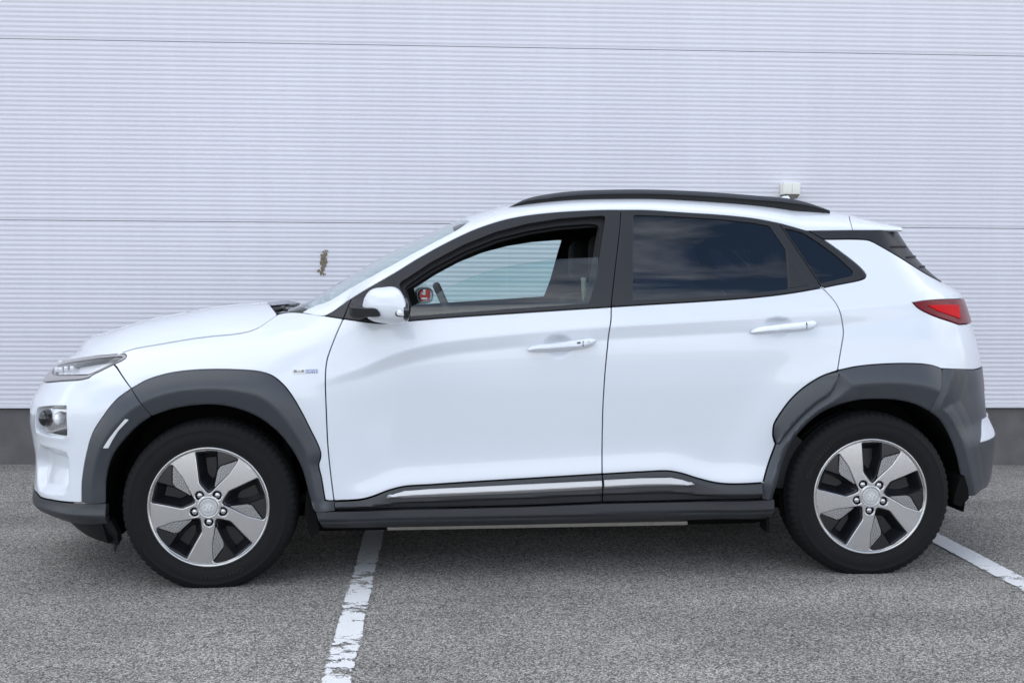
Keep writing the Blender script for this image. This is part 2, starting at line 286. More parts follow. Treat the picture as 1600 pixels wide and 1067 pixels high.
# side-view outlines of the panels, (x, z) in metres; 'ws', 'rail_bot' and 'spoiler_gap' are (x, v) on the roof patch
O = {
 'hood_line':[[-1.6571,0.9115],[-1.6312,0.9187],[-1.6019,0.9289],[-1.4777,0.9508],[-1.3628,0.9692],[-1.2802,0.9786],[-1.214,0.984],[-1.1574,0.9943],[-1.1182,1.0101],[-1.0825,1.0383],[-1.0545,1.0598]],
 'lamp_top':[[-2.1166,0.8347],[-1.8799,0.8825],[-1.7619,0.9],[-1.6592,0.91]],
 'lamp_tip':[[-1.6592,0.91],[-1.6291,0.9116],[-1.6166,0.9031],[-1.6199,0.8937],[-1.6615,0.8729]],
 'lamp_bottom':[[-1.6615,0.8729],[-1.7123,0.8475],[-1.7447,0.8317],[-1.7558,0.822]],
 'strip_bottom':[[-1.7558,0.822],[-1.7867,0.8143],[-1.8977,0.8017],[-2.0066,0.7845]],
 'lamp_lens':[[-1.9964,0.831],[-1.9695,0.8221],[-1.9397,0.819],[-1.7631,0.8322],[-1.7378,0.8419],[-1.6626,0.8768],[-1.6286,0.8994],[-1.675,0.8968],[-1.7516,0.8882],[-1.8838,0.866],[-1.9781,0.8433]],
 'fog':[[-2.0013,0.6899],[-1.9683,0.6986],[-1.904,0.7082],[-1.8464,0.712],[-1.845,0.7082],[-1.843,0.6196],[-1.8446,0.6],[-1.8566,0.5898],[-1.934,0.5899],[-2.0109,0.5947],[-2.015,0.6052],[-2.0092,0.6751]],
 'pocket':[[-2.0133,0.5452],[-1.9816,0.5433],[-1.9119,0.5386],[-1.8577,0.5323],[-1.8466,0.5215],[-1.8452,0.4588],[-1.8484,0.3973],[-1.8664,0.3718],[-1.9004,0.3597],[-1.9799,0.3508],[-2.0229,0.3505],[-2.0425,0.3753],[-2.0503,0.4629]],
 'bumper_bottom':[[-2.0392,0.3378],[-2.0147,0.3301],[-1.9346,0.3339],[-1.8648,0.3368],[-1.7929,0.3411]],
 'bumper_shut':[[-1.6615,0.8729],[-1.649,0.8626],[-1.5808,0.7841]],
 'arch_front_out':[[-1.791,0.3412],[-1.7868,0.4274],[-1.7641,0.5294],[-1.7334,0.6144],[-1.6877,0.6817],[-1.6366,0.7436],[-1.5808,0.7841],[-1.5233,0.8161],[-1.4434,0.8399],[-1.3624,0.8506],[-1.2648,0.8539],[-1.1833,0.8516],[-1.1014,0.8444],[-1.0519,0.8286],[-1.0105,0.7957],[-0.9778,0.7542],[-0.938,0.683],[-0.9066,0.6153],[-0.883,0.5644],[-0.8717,0.5304],[-0.8726,0.5068],[-0.88,0.4842],[-0.8699,0.4276],[-0.8632,0.3812],[-0.8576,0.3435]],
 'arch_front_in':[[-1.69,0.3436],[-1.6823,0.4466],[-1.6536,0.5307],[-1.6013,0.5977],[-1.55,0.6477],[-1.5045,0.6786],[-1.4271,0.7047],[-1.346,0.7176],[-1.2647,0.7192],[-1.1838,0.7035],[-1.103,0.6674],[-1.0308,0.6076],[-0.9751,0.5307],[-0.9422,0.4591],[-0.9238,0.3862],[-0.9122,0.3433]],
 'arch_front_split':[[-1.5808,0.7841],[-1.5399,0.731],[-1.5045,0.6786]],
 'marker':[[-1.6903,0.5603],[-1.6688,0.5603],[-1.6524,0.5907],[-1.6259,0.6305],[-1.5858,0.6711],[-1.6009,0.674],[-1.6352,0.6356],[-1.6667,0.5958]],
 'fender_top':[[-1.0545,1.0598],[-1.0176,1.0667],[-0.9566,1.0655],[-0.8682,1.0552],[-0.8615,1.0546]],
 'dlo_sail':[[-0.8615,1.0546],[-0.7538,1.124]],
 'dlo_f':[[-0.7538,1.124],[-0.5758,1.227],[-0.501,1.2739],[-0.3746,1.344],[-0.2461,1.4024],[-0.1162,1.4411],[0.0142,1.4606],[0.145,1.4706],[0.2763,1.4756],[0.3301,1.4754]],
 'dlo_r':[[0.3301,1.4754],[0.4077,1.4752],[0.5941,1.4647],[0.7331,1.456],[0.8706,1.4417],[0.9759,1.4213]],
 'dlo_q':[[0.9759,1.4213],[1.0407,1.4032],[1.0907,1.388],[1.1516,1.352]],
 'bl_sail':[[-0.8615,1.0546],[-0.7833,1.0437]],
 'bl_f':[[-0.7833,1.0437],[-0.6982,1.0327],[-0.6291,1.0265],[-0.526,1.0353],[-0.3782,1.0467],[-0.1302,1.0619],[0.1198,1.0767],[0.2591,1.0847]],
 'bl_r':[[0.2591,1.0847],[0.4197,1.0938],[0.621,1.1046],[0.8244,1.1182],[0.9622,1.1327],[1.1084,1.1551]],
 'b_gap_top':[[0.3301,1.4754],[0.3143,1.3836],[0.2834,1.2312],[0.2605,1.1038],[0.2591,1.0847]],
 'b_gap_mid':[[0.2591,1.0847],[0.2554,1.034],[0.2505,1.0076],[0.2391,0.9081],[0.2302,0.8084],[0.2243,0.6809],[0.2232,0.5308],[0.222,0.4304]],
 'split':[[0.1413,0.9426],[1.0232,1.0066]],
 'steer':[[-0.4231,1.1809],[-0.3664,1.0434]],
 'fin':[[1.1534,1.5854],[1.2083,1.5914],[1.2237,1.5736]],
 'sail_gap':[[-0.7833,1.0437],[-0.7538,1.124]],
 'door_lead':[[-0.7833,1.0437],[-0.8027,0.9994],[-0.8188,0.9595],[-0.8414,0.8955],[-0.8482,0.8558],[-0.8501,0.7946],[-0.8477,0.6898],[-0.8432,0.5466],[-0.8357,0.4526],[-0.8247,0.3525],[-0.8229,0.3411]],
 'door_lead_low':[[-0.8229,0.3411],[-0.8162,0.3054]],
 'fender_low':[[-0.8576,0.3435],[-0.8402,0.3406],[-0.8229,0.3411]],
 'belt_low':[[-0.8615,1.0546],[-0.7833,1.0437],[-0.6982,1.0327],[-0.6291,1.0265],[-0.526,1.0353],[-0.3782,1.0467],[-0.1302,1.0619],[0.1198,1.0767],[0.2591,1.0847],[0.4197,1.0938],[0.621,1.1046],[0.8244,1.1182],[0.9622,1.1327],[1.1021,1.1533]],
 'belt_low_rear':[[1.1021,1.1533],[1.1735,1.1673],[1.2347,1.1778],[1.2666,1.1841],[1.2928,1.1928],[1.3024,1.2064],[1.2896,1.2302],[1.2608,1.2609],[1.2007,1.3126],[1.1516,1.352]],
 'belt_up':[[-0.5333,1.0522],[-0.378,1.0632],[-0.1299,1.0804],[0.1519,1.0976],[0.26,1.1051],[0.3445,1.1104],[0.5546,1.1194],[0.8257,1.1345],[0.9699,1.1503],[1.0935,1.1694]],
 'b_gap':[[0.33,1.4748],[0.3143,1.3836],[0.2834,1.2312],[0.2605,1.1038],[0.2591,1.0847],[0.2554,1.034],[0.2505,1.0076],[0.2391,0.9081],[0.2302,0.8084],[0.2243,0.6809],[0.2232,0.5308],[0.222,0.4304]],
 'b_gap_low':[[0.222,0.4304],[0.2247,0.316]],
 'rear_door_gap_top':[[0.9759,1.4213],[1.1044,1.1689],[1.1086,1.1561]],
 'rear_door_gap':[[1.1084,1.1551],[1.1157,1.151],[1.1551,1.1],[1.1701,1.0605],[1.1836,0.9873],[1.1737,0.9276],[1.1539,0.8297]],
 'rear_clad_gap':[[1.1539,0.8297],[1.1484,0.7995],[1.1413,0.7756],[1.1162,0.7389],[1.07,0.7092],[1.0044,0.6524],[0.9395,0.5761],[0.9133,0.5392]],
 'rear_door_low':[[0.9133,0.5392],[0.8909,0.4753],[0.8685,0.4101],[0.862,0.3868]],
 'rear_door_low2':[[0.862,0.3868],[0.8592,0.3633],[0.8587,0.3217]],
 'rear_door_clad_out':[[0.9133,0.5392],[0.9015,0.5718],[0.9008,0.5902],[0.903,0.6172],[0.9284,0.6641],[0.9735,0.7239],[1.0261,0.7702],[1.0931,0.8096],[1.1539,0.8297]],
 'sill_top_f':[[-0.8154,0.3411],[-0.717,0.3458],[-0.6737,0.3563],[-0.6118,0.3792],[-0.5498,0.3933],[-0.4568,0.3982],[-0.2702,0.408],[-0.0826,0.4165],[0.222,0.4304]],
 'sill_top_r':[[0.222,0.4304],[0.3745,0.4367],[0.485,0.4386],[0.5365,0.4291],[0.5955,0.4099],[0.6691,0.3906],[0.7269,0.3848],[0.8633,0.3872],[0.862,0.3868]],
 'sill_bot_f':[[-0.8162,0.3054],[-0.3827,0.3062],[-0.0815,0.3083],[0.2247,0.316]],
 'sill_bot_r':[[0.2247,0.316],[0.5292,0.3172],[0.8587,0.3217]],
 'sill_fender':[[-0.9122,0.3433],[-0.8932,0.3026],[-0.8162,0.3054]],
 'trim_f':[[-0.6232,0.3572],[-0.5859,0.3716],[-0.5499,0.3806],[-0.4569,0.3863],[-0.0825,0.3993],[0.2183,0.4096],[0.2194,0.3755],[-0.082,0.3644],[-0.4572,0.356],[-0.5503,0.3537]],
 'trim_r':[[0.2277,0.4118],[0.3749,0.4166],[0.493,0.417],[0.5371,0.4081],[0.5897,0.3912],[0.5598,0.3839],[0.3623,0.3827],[0.2288,0.3775]],
 'rocker':[[-0.8933,0.3],[-0.8162,0.3028],[-0.3827,0.3036],[-0.0814,0.3057],[0.2248,0.3134],[0.5293,0.3146],[0.8588,0.319],[0.9098,0.322],[0.912,0.2303],[0.6994,0.2316],[0.4555,0.2245],[-0.1311,0.2209],[-0.6207,0.2194],[-0.868,0.2248]],
 'rocker_crease':[[-0.8938,0.2795],[-0.0813,0.2849],[0.5299,0.2911],[0.6337,0.267],[0.7111,0.2452]],
 'arch_rear_out':[[1.1539,0.8297],[1.2287,0.8447],[1.3312,0.8536],[1.4345,0.8553],[1.5063,0.8514],[1.5512,0.8438],[1.5902,0.8307]],
 'arch_rear_in':[[0.9044,0.3222],[0.9082,0.3424],[0.9179,0.3765],[0.9367,0.442],[0.9699,0.5272],[1.0154,0.5945],[1.0807,0.6545],[1.1546,0.6906],[1.2358,0.71],[1.3178,0.7144],[1.4068,0.708],[1.4775,0.69],[1.537,0.6615]],
 'arch_rear_split':[[1.5902,0.8307],[1.5665,0.7428],[1.537,0.6615]],
 'bumper_rear_in':[[1.537,0.6615],[1.5839,0.6259],[1.6349,0.5553],[1.6699,0.4777],[1.6951,0.3963],[1.7117,0.3439],[1.7293,0.3021]],
 'bumper_rear_top':[[1.5902,0.8307],[1.687,0.8237],[1.7826,0.8164]],
 'bumper_rear_bot':[[1.7293,0.3021],[1.7771,0.3106],[1.8208,0.317]],
 'rear_white':[[1.8325,0.6064],[1.8154,0.5651],[1.7957,0.5191]],
 'taillamp':[[1.4744,1.0948],[1.5221,1.1013],[1.6246,1.1061],[1.7205,1.1056]],
 'taillamp_low':[[1.6966,1.0042],[1.6552,1.0157],[1.5794,1.0371],[1.5186,1.0613],[1.4894,1.0782],[1.4744,1.0948]],
 'taillamp_in':[[1.5334,1.0836],[1.624,1.0843],[1.7106,1.0818],[1.7064,1.0244],[1.6525,1.0388],[1.587,1.0579]],
 'trim_top':[[1.0908,1.3885],[1.2829,1.3912],[1.4728,1.3934]],
 'trim_bot':[[1.1511,1.352],[1.3039,1.3521],[1.346,1.3474],[1.3717,1.3335],[1.4576,1.2817],[1.574,1.2164],[1.6796,1.1759]],
 'win_f':[[-0.5259,1.0529],[-0.5655,1.18],[-0.5321,1.1998],[-0.4384,1.2623],[-0.3115,1.3297],[-0.1829,1.3814],[-0.0531,1.4154],[0.0773,1.436],[0.2081,1.446],[0.2631,1.4479],[0.2388,1.3496],[0.2074,1.2087],[0.1721,1.0993],[-0.1299,1.0804],[-0.378,1.0632]],
 'win_f_seal':[[-0.5186,1.0541],[-0.5457,1.1687],[-0.5259,1.1873],[-0.4385,1.2472],[-0.3118,1.3143],[-0.1834,1.3657],[-0.054,1.3983],[0.0761,1.4188],[0.1935,1.4278],[0.227,1.4246],[0.2388,1.41],[0.2284,1.3496],[0.1972,1.2087],[0.162,1.0988],[-0.1299,1.0804],[-0.378,1.0632]],
 'glass_f_top':[[-0.5209,1.0934],[-0.4081,1.1516],[-0.3141,1.1978],[-0.1877,1.2414],[-0.0605,1.2652],[0.0609,1.2802],[0.2236,1.2883]],
 'win_r':[[0.3784,1.4517],[0.5229,1.4468],[0.7297,1.4344],[0.8668,1.419],[0.9356,1.4065],[0.9857,1.3093],[0.9699,1.1503],[0.8257,1.1345],[0.5546,1.1194],[0.3445,1.1104]],
 'fix_r':[[0.9888,1.302],[1.064,1.1652],[0.974,1.1516]],
 'win_q':[[0.9936,1.3961],[1.0331,1.3884],[1.0714,1.3773],[1.1333,1.3335],[1.1947,1.2817],[1.2441,1.2275],[1.2511,1.2158],[1.2423,1.2048],[1.1051,1.1734]],
 'sail':[[-0.8615,1.0546],[-0.7538,1.124],[-0.5758,1.227]],
 'slat':[[[1.4329,1.3226],[1.5312,1.3251],[1.5238,1.3187],[1.4313,1.3167]],[[1.4985,1.28],[1.8468,1.2955],[1.8468,1.2888],[1.4958,1.2741]],[[1.5644,1.2403],[1.9004,1.2493],[1.9005,1.2427],[1.5589,1.2343]]],
 'badge':[[-0.9742,0.8527],[-0.8789,0.8534],[-0.8788,0.8359],[-0.9739,0.8346]],
 'handle_f':[[-0.076,0.9211],[-0.0669,0.9304],[-0.046,0.939],[0.0178,0.9472],[0.1167,0.9602],[0.1803,0.9658],[0.1955,0.9609],[0.1956,0.9521],[0.1853,0.9348],[0.1439,0.9222],[0.0676,0.9158],[-0.0462,0.9102],[-0.0671,0.9124]],
 'handle_r':[[0.8029,0.9841],[0.8118,0.9942],[0.8321,1.0029],[0.9039,1.0125],[1.0226,1.0243],[1.0589,1.0281],[1.0708,1.0214],[1.0674,1.0063],[1.0545,0.9925],[1.0232,0.9851],[0.9302,0.9795],[0.8324,0.9731],[0.8119,0.974]],
 'cup_f':[[0.0478,0.9457],[-0.0121,0.9462],[0.1078,0.9453],[0.0472,0.9821],[0.0474,0.8886]],
 'cup_r':[[0.9193,1.0174],[0.8599,1.0178],[0.9788,1.017],[0.9188,1.0419],[0.9191,0.9595]],
 'ws':[[-0.9564,0.0045],[-0.883,0.2035],[-0.8196,0.2171],[-0.6894,0.1583],[-0.5626,0.1492],[-0.4392,0.1266],[-0.3424,0.1492],[-0.269,0.2668]],
 'rail_bot':[[-0.1221,0.3528],[-0.0387,0.3889],[0.1415,0.8955],[0.2783,0.4704],[0.4986,0.8412],[0.562,0.4387],[0.7855,0.8186],[0.8456,0.4206],[1.0859,0.5427],[1.2627,0.7508],[1.3028,0.6739]],
 'spoiler_gap':[[1.3028,0.3573],[1.4596,0.8231],[1.2828,0.0045]],
 'rail_top':[[-0.1265,1.4875],[-0.0852,1.5105],[-0.04,1.529],[0.06,1.549],[0.1601,1.5592],[0.2673,1.5639],[0.3613,1.5659],[0.479,1.5656],[0.6924,1.5575],[0.9063,1.5423],[1.0506,1.5305],[1.123,1.5161],[1.1809,1.4985],[1.2352,1.4789]],
 'mud_f':[[-0.9304,0.3755],[-0.9192,0.3753],[-0.9025,0.3156],[-0.8824,0.2277],[-0.9103,0.1901],[-0.9201,0.2017],[-0.939,0.2845]],
 'mud_r':[[1.6992,0.397],[1.7162,0.3441],[1.7196,0.3046],[1.6879,0.2709],[1.6554,0.282],[1.6602,0.3187],[1.6806,0.3841]],
 'strip':[[-0.6288,0.2071],[0.5998,0.2063],[0.5998,0.1904],[-0.629,0.1876]],
 'lip':[[-2.1028,0.2872],[-2.0967,0.2645],[-2.0702,0.2414],[-2.0273,0.2183],[-1.9842,0.2],[-1.9823,0.1826],[-1.9562,0.1621],[-1.8986,0.1386],[-1.8308,0.1224],[-1.7583,0.1057]],
 'mirror':[[-0.6989,1.097],[-0.6891,1.1299],[-0.6651,1.1565],[-0.6175,1.1654],[-0.5759,1.1669],[-0.5522,1.156],[-0.5346,1.1261],[-0.529,1.0782],[-0.5329,1.0363],[-0.5592,1.0281],[-0.6188,1.0308],[-0.6544,1.037],[-0.6839,1.0551]],
 'mirror_arm':[[-0.7416,1.0934],[-0.6924,1.09],[-0.6384,1.0849],[-0.6278,1.0606],[-0.6808,1.0549],[-0.7109,1.0478],[-0.7383,1.0588]],
 'signal':[[-0.5689,1.0716],[-0.5601,1.0862],[-0.5323,1.0867],[-0.5349,1.0631],[-0.5666,1.0633]],
}
# ------------------------------------------------------------------ panel builder: a 2-D outline meshed finely and laid on a smooth surface
def inside(P, poly):
    x, y = P[:, 0], P[:, 1]; r = np.zeros(len(P), bool); q = np.asarray(poly); p = np.roll(q, 1, 0)
    for (x0, y0), (x1, y1) in zip(p, q):
        if y0 == y1: continue
        c = ((y0 > y) != (y1 > y)) & (x < (x1-x0)*(y-y0)/(y1-y0) + x0); r ^= c
    return r
def smooth_line(pts, step=.012):
    P = np.asarray(pts, float)
    if len(P) < 3: return P
    A = np.vstack([2*P[0]-P[1], P, 2*P[-1]-P[-2]]); out = []
    for i in range(1, len(A)-2):
        p0, p1, p2, p3 = A[i-1], A[i], A[i+1], A[i+2]
        t0 = 0; t1 = t0 + np.linalg.norm(p1-p0)**.5 + 1e-9; t2 = t1 + np.linalg.norm(p2-p1)**.5 + 1e-9; t3 = t2 + np.linalg.norm(p3-p2)**.5 + 1e-9
        n = max(2, int(np.linalg.norm(p2-p1)/step))
        for t in np.linspace(t1, t2, n, endpoint=False):
            a1 = (t1-t)/(t1-t0)*p0+(t-t0)/(t1-t0)*p1; a2 = (t2-t)/(t2-t1)*p1+(t-t1)/(t2-t1)*p2; a3 = (t3-t)/(t3-t2)*p2+(t-t2)/(t3-t2)*p3
            b1 = (t2-t)/(t2-t0)*a1+(t-t0)/(t2-t0)*a2; b2 = (t3-t)/(t3-t1)*a2+(t-t1)/(t3-t1)*a3
            out.append((t2-t)/(t2-t1)*b1+(t-t1)/(t2-t1)*b2)
    out.append(P[-1]); return np.array(out)
def L(*names):                    # chain of named outlines; '-name' runs backwards; arrays pass through
    out = []
    for n in names:
        if isinstance(n, str):
            p = smooth_line(O[n.lstrip('-')]); p = p[::-1] if n[0] == '-' else p
        else: p = np.asarray(n, float)
        out.append(p)
    return np.concatenate(out)
def clean(poly, eps=.0012):
    P = [np.asarray(poly[0], float)]
    for p in poly[1:]:
        if np.hypot(*(p-P[-1])) > eps: P.append(np.asarray(p, float))
    if np.hypot(*(P[0]-P[-1])) < eps: P.pop()
    P = np.array(P); a = np.sum(P[:, 0]*np.roll(P[:, 1], -1) - np.roll(P[:, 0], -1)*P[:, 1])
    return P if a > 0 else P[::-1]                     # counter-clockwise
def fillet(poly, r, n=4):
    P = clean(poly); out = []
    for i in range(len(P)):
        a, b, c = P[i-1], P[i], P[(i+1) % len(P)]
        u = a-b; v = c-b; lu = np.hypot(*u); lv = np.hypot(*v); d = min(r, lu*.45, lv*.45)
        p, q = b+u/lu*d, b+v/lv*d
        for t in np.linspace(0, 1, n): out.append((1-t)**2*p + 2*t*(1-t)*b + t*t*q)
    return np.array(out)
def densify(P, step):
    out = []
    for i in range(len(P)):
        a, b = P[i], P[(i+1) % len(P)]; n = max(1, int(round(np.hypot(*(b-a))/step)))
        for k in range(n): out.append(a+(b-a)*k/n)
    return np.array(out)
def inset(P, d):                                       # counter-clockwise loop moved inwards by d
    e = np.roll(P, -1, 0)-P; e /= np.maximum(np.hypot(e[:, 0], e[:, 1]), 1e-9)[:, None]
    n = np.stack([-e[:, 1], e[:, 0]], -1); m = n+np.roll(n, 1, 0); l = np.sum(m*m, 1)/2
    return P + m/np.maximum(l, .35)[:, None]*d
def grid_panel(poly, pos, holes=(), step=.014, gap=.002, depth=.018, rnd=.0022, flip=False, nh=None):
    """poly in the surface's own 2-D domain; pos maps (n,2) -> (n,3). Returns verts, faces, normals with a rounded, returned edge."""
    nh = nh or step*.45
    outer = inset(densify(clean(poly), step*.8), gap+rnd)
    loops = [outer] + [inset(densify(clean(h), step*.8), -(gap+rnd))[::-1] for h in holes]
    lo, hi = outer.min(0), outer.max(0)
    gx, gy = np.meshgrid(np.arange(lo[0], hi[0], step), np.arange(lo[1], hi[1], step)); gx[1::2] += step*.5
    G = np.stack([gx.ravel(), gy.ravel()], -1); ok = inside(G, outer)
    for h in loops[1:]: ok &= ~inside(G, h)
    G = G[ok]; B = np.concatenate(loops)
    if len(G):
        keep = np.ones(len(G), bool)
        for i in range(0, len(G), 2000):
            d = ((G[i:i+2000, None]-B[None])**2).sum(2).min(1); keep[i:i+2000] = d > (step*.45)**2
        G = G[keep]
    E = []; n = 0
    for l in loops: E += [(n+i, n+(i+1) % len(l)) for i in range(len(l))]; n += len(l)
    pts = np.concatenate([B, G])
    r = delaunay_2d_cdt([Vector(p) for p in pts], E, [], 0, 1e-7)
    V2 = np.array([tuple(v) for v in r[0]]); Fc = np.array([tuple(f) for f in r[2]])
    c = V2[Fc].mean(1); ok = inside(c, outer)
    for h in loops[1:]: ok &= ~inside(c, h)
    Fc = [tuple(f) for f in Fc[ok]]
    def frame(Q):
        h = nh; a = pos(Q+[h, 0])-pos(Q-[h, 0]); b = pos(Q+[0, h])-pos(Q-[0, h])
        k = np.cross(a, b); k /= np.maximum(np.linalg.norm(k, axis=1), 1e-12)[:, None]; return k
    sg = -1. if flip else 1.
    V = [pos(V2)]; N = [frame(V2)*sg]; nv = len(V2)
    Fc = [f[::-1] if flip else f for f in Fc]
    for l in loops:
        p = pos(l); k = frame(l)*sg; tg = np.roll(p, -1, 0)-np.roll(p, 1, 0)
        tg /= np.maximum(np.linalg.norm(tg, axis=1), 1e-12)[:, None]
        o = np.cross(tg, k)*sg; o /= np.maximum(np.linalg.norm(o, axis=1), 1e-12)[:, None]
        rings = [(p, k), (p+o*rnd*.7-k*rnd*.3, k+o), (p+o*rnd-k*rnd, o), (p+o*rnd-k*depth, o)]
        m = len(l)
        for i, (q, nn) in enumerate(rings):
            V.append(q); N.append(nn/np.maximum(np.linalg.norm(nn, axis=1), 1e-12)[:, None])
        for i in range(3):
            for j in range(m):
                a, b = nv+i*m+j, nv+i*m+(j+1) % m; f = (a, a+m, b+m, b)
                Fc.append(f[::-1] if flip else f)
        nv += 4*m
    return np.concatenate(V), Fc, np.concatenate(N)

# domain of the side surface: (u, z), u = x along the flanks and stretches where nose and tail wrap round
def _fold(t): return .5*t + .9*(1-np.sqrt(np.clip(1-t, 0, 1)))
def _unfold(c): return 1-np.clip(-.9+np.sqrt(np.maximum(.81-2*(c-1.4), 0)), 0, 1)**2
def to_u(P):
    P = np.array(P, float); x, z = P[:, 0].copy(), P[:, 1]
    a = XF-nose_x(np.minimum(z, .9)); b = tail_x(np.minimum(z, 1.4))-XR
    t = np.clip((XF-x)/a, 0, 1); P[:, 0] = np.where(x < XF, XF-.75*_fold(t)/.95, P[:, 0])
    t = np.clip((x-XR)/b, 0, 1); P[:, 0] = np.where(x > XR, XR+.75*_fold(t)/.95, P[:, 0]); return P
def from_u(P):
    u, z = P[:, 0], P[:, 1]; a = XF-nose_x(np.minimum(z, .9)); b = tail_x(np.minimum(z, 1.4))-XR
    x = np.where(u < XF, XF-a*_unfold(np.clip((XF-u)*.95/.75, 0, 1.4)), u)
    return np.where(u > XR, XR+b*_unfold(np.clip((u-XR)*.95/.75, 0, 1.4)), x)
def side_pos(off):
    def raw(P):
        x = from_u(P); z = P[:, 1]; return np.stack([x, -half_width(x, z), z], -1)
    def pos(P):
        p = raw(P)
        d = off(np.stack([p[:, 0], p[:, 2]], -1)) if callable(off) else np.full(len(P), float(off))
        if np.abs(d).max() < 1e-9: return p
        h = 2e-3; a = raw(P+[h, 0])-raw(P-[h, 0]); b = raw(P+[0, h])-raw(P-[0, h])
        k = np.cross(a, b); k /= np.maximum(np.linalg.norm(k, axis=1), 1e-12)[:, None]
        return p + k*d[:, None]
    return pos
NOSE, TAIL = -9., 9.               # an outline point with this x lies on the centre line
def side_panel(poly, off=0., holes=(), **k):
    P = np.asarray(poly, float); U = to_u(P); U[:, 0] += np.where(P[:, 0] <= NOSE, -.0045, 0) + np.where(P[:, 0] >= TAIL, .0045, 0)   # halves meet on the centre line
    return grid_panel(U, side_pos(off), [to_u(h) for h in holes], **k)
def seg_dist(P, line):
    line = np.asarray(line, float); d = np.full(len(P), 9.)
    for a, b in zip(line[:-1], line[1:]):
        e = b-a; t = np.clip(((P-a)@e)/max(e@e, 1e-12), 0, 1); d = np.minimum(d, np.hypot(*(P-a-t[:, None]*e).T))
    return d
def band_off(inner, outer, ks, vs):                    # cladding relief across a band from its inner to its outer edge
    a, b = smooth_line(inner, .03), smooth_line(outer, .03)
    def f(P):
        p, q = seg_dist(P, a), seg_dist(P, b); return np.interp(p/np.maximum(p+q, 1e-6), ks, vs)
    return f
VS = .72                                               # roof patch domain: (x, v*VS)
def top_pos(off=0.):
    def raw(P): return top_point(P[:, 0], np.clip(P[:, 1]/VS, 0, 1.0))
    def pos(P):
        p = raw(P)
        if abs(off) < 1e-9: return p
        h = 2e-3; a = raw(P+[h, 0])-raw(P-[h, 0]); b = raw(P+[0, h])-raw(P-[0, h])
        k = np.cross(a, b); k /= np.maximum(np.linalg.norm(k, axis=1), 1e-12)[:, None]; return p+k*off
    return pos
def top_panel(poly, off=0., holes=(), **k):
    s = np.array([1, VS]); poly = np.array(poly, float); poly[:, 1] += np.where(poly[:, 1] >= .9999, .0045/VS, 0)
    return grid_panel(poly*s, top_pos(off), [np.asarray(h)*s for h in holes], **k)
def part(name, data, m, parent, far=False, both=False, **k):
    if both: data = merge(data, mirrored(data))
    elif far: data = mirrored(data)
    return mesh_obj(name, data[0], data[1], MT[m], parent, data[2], **k)
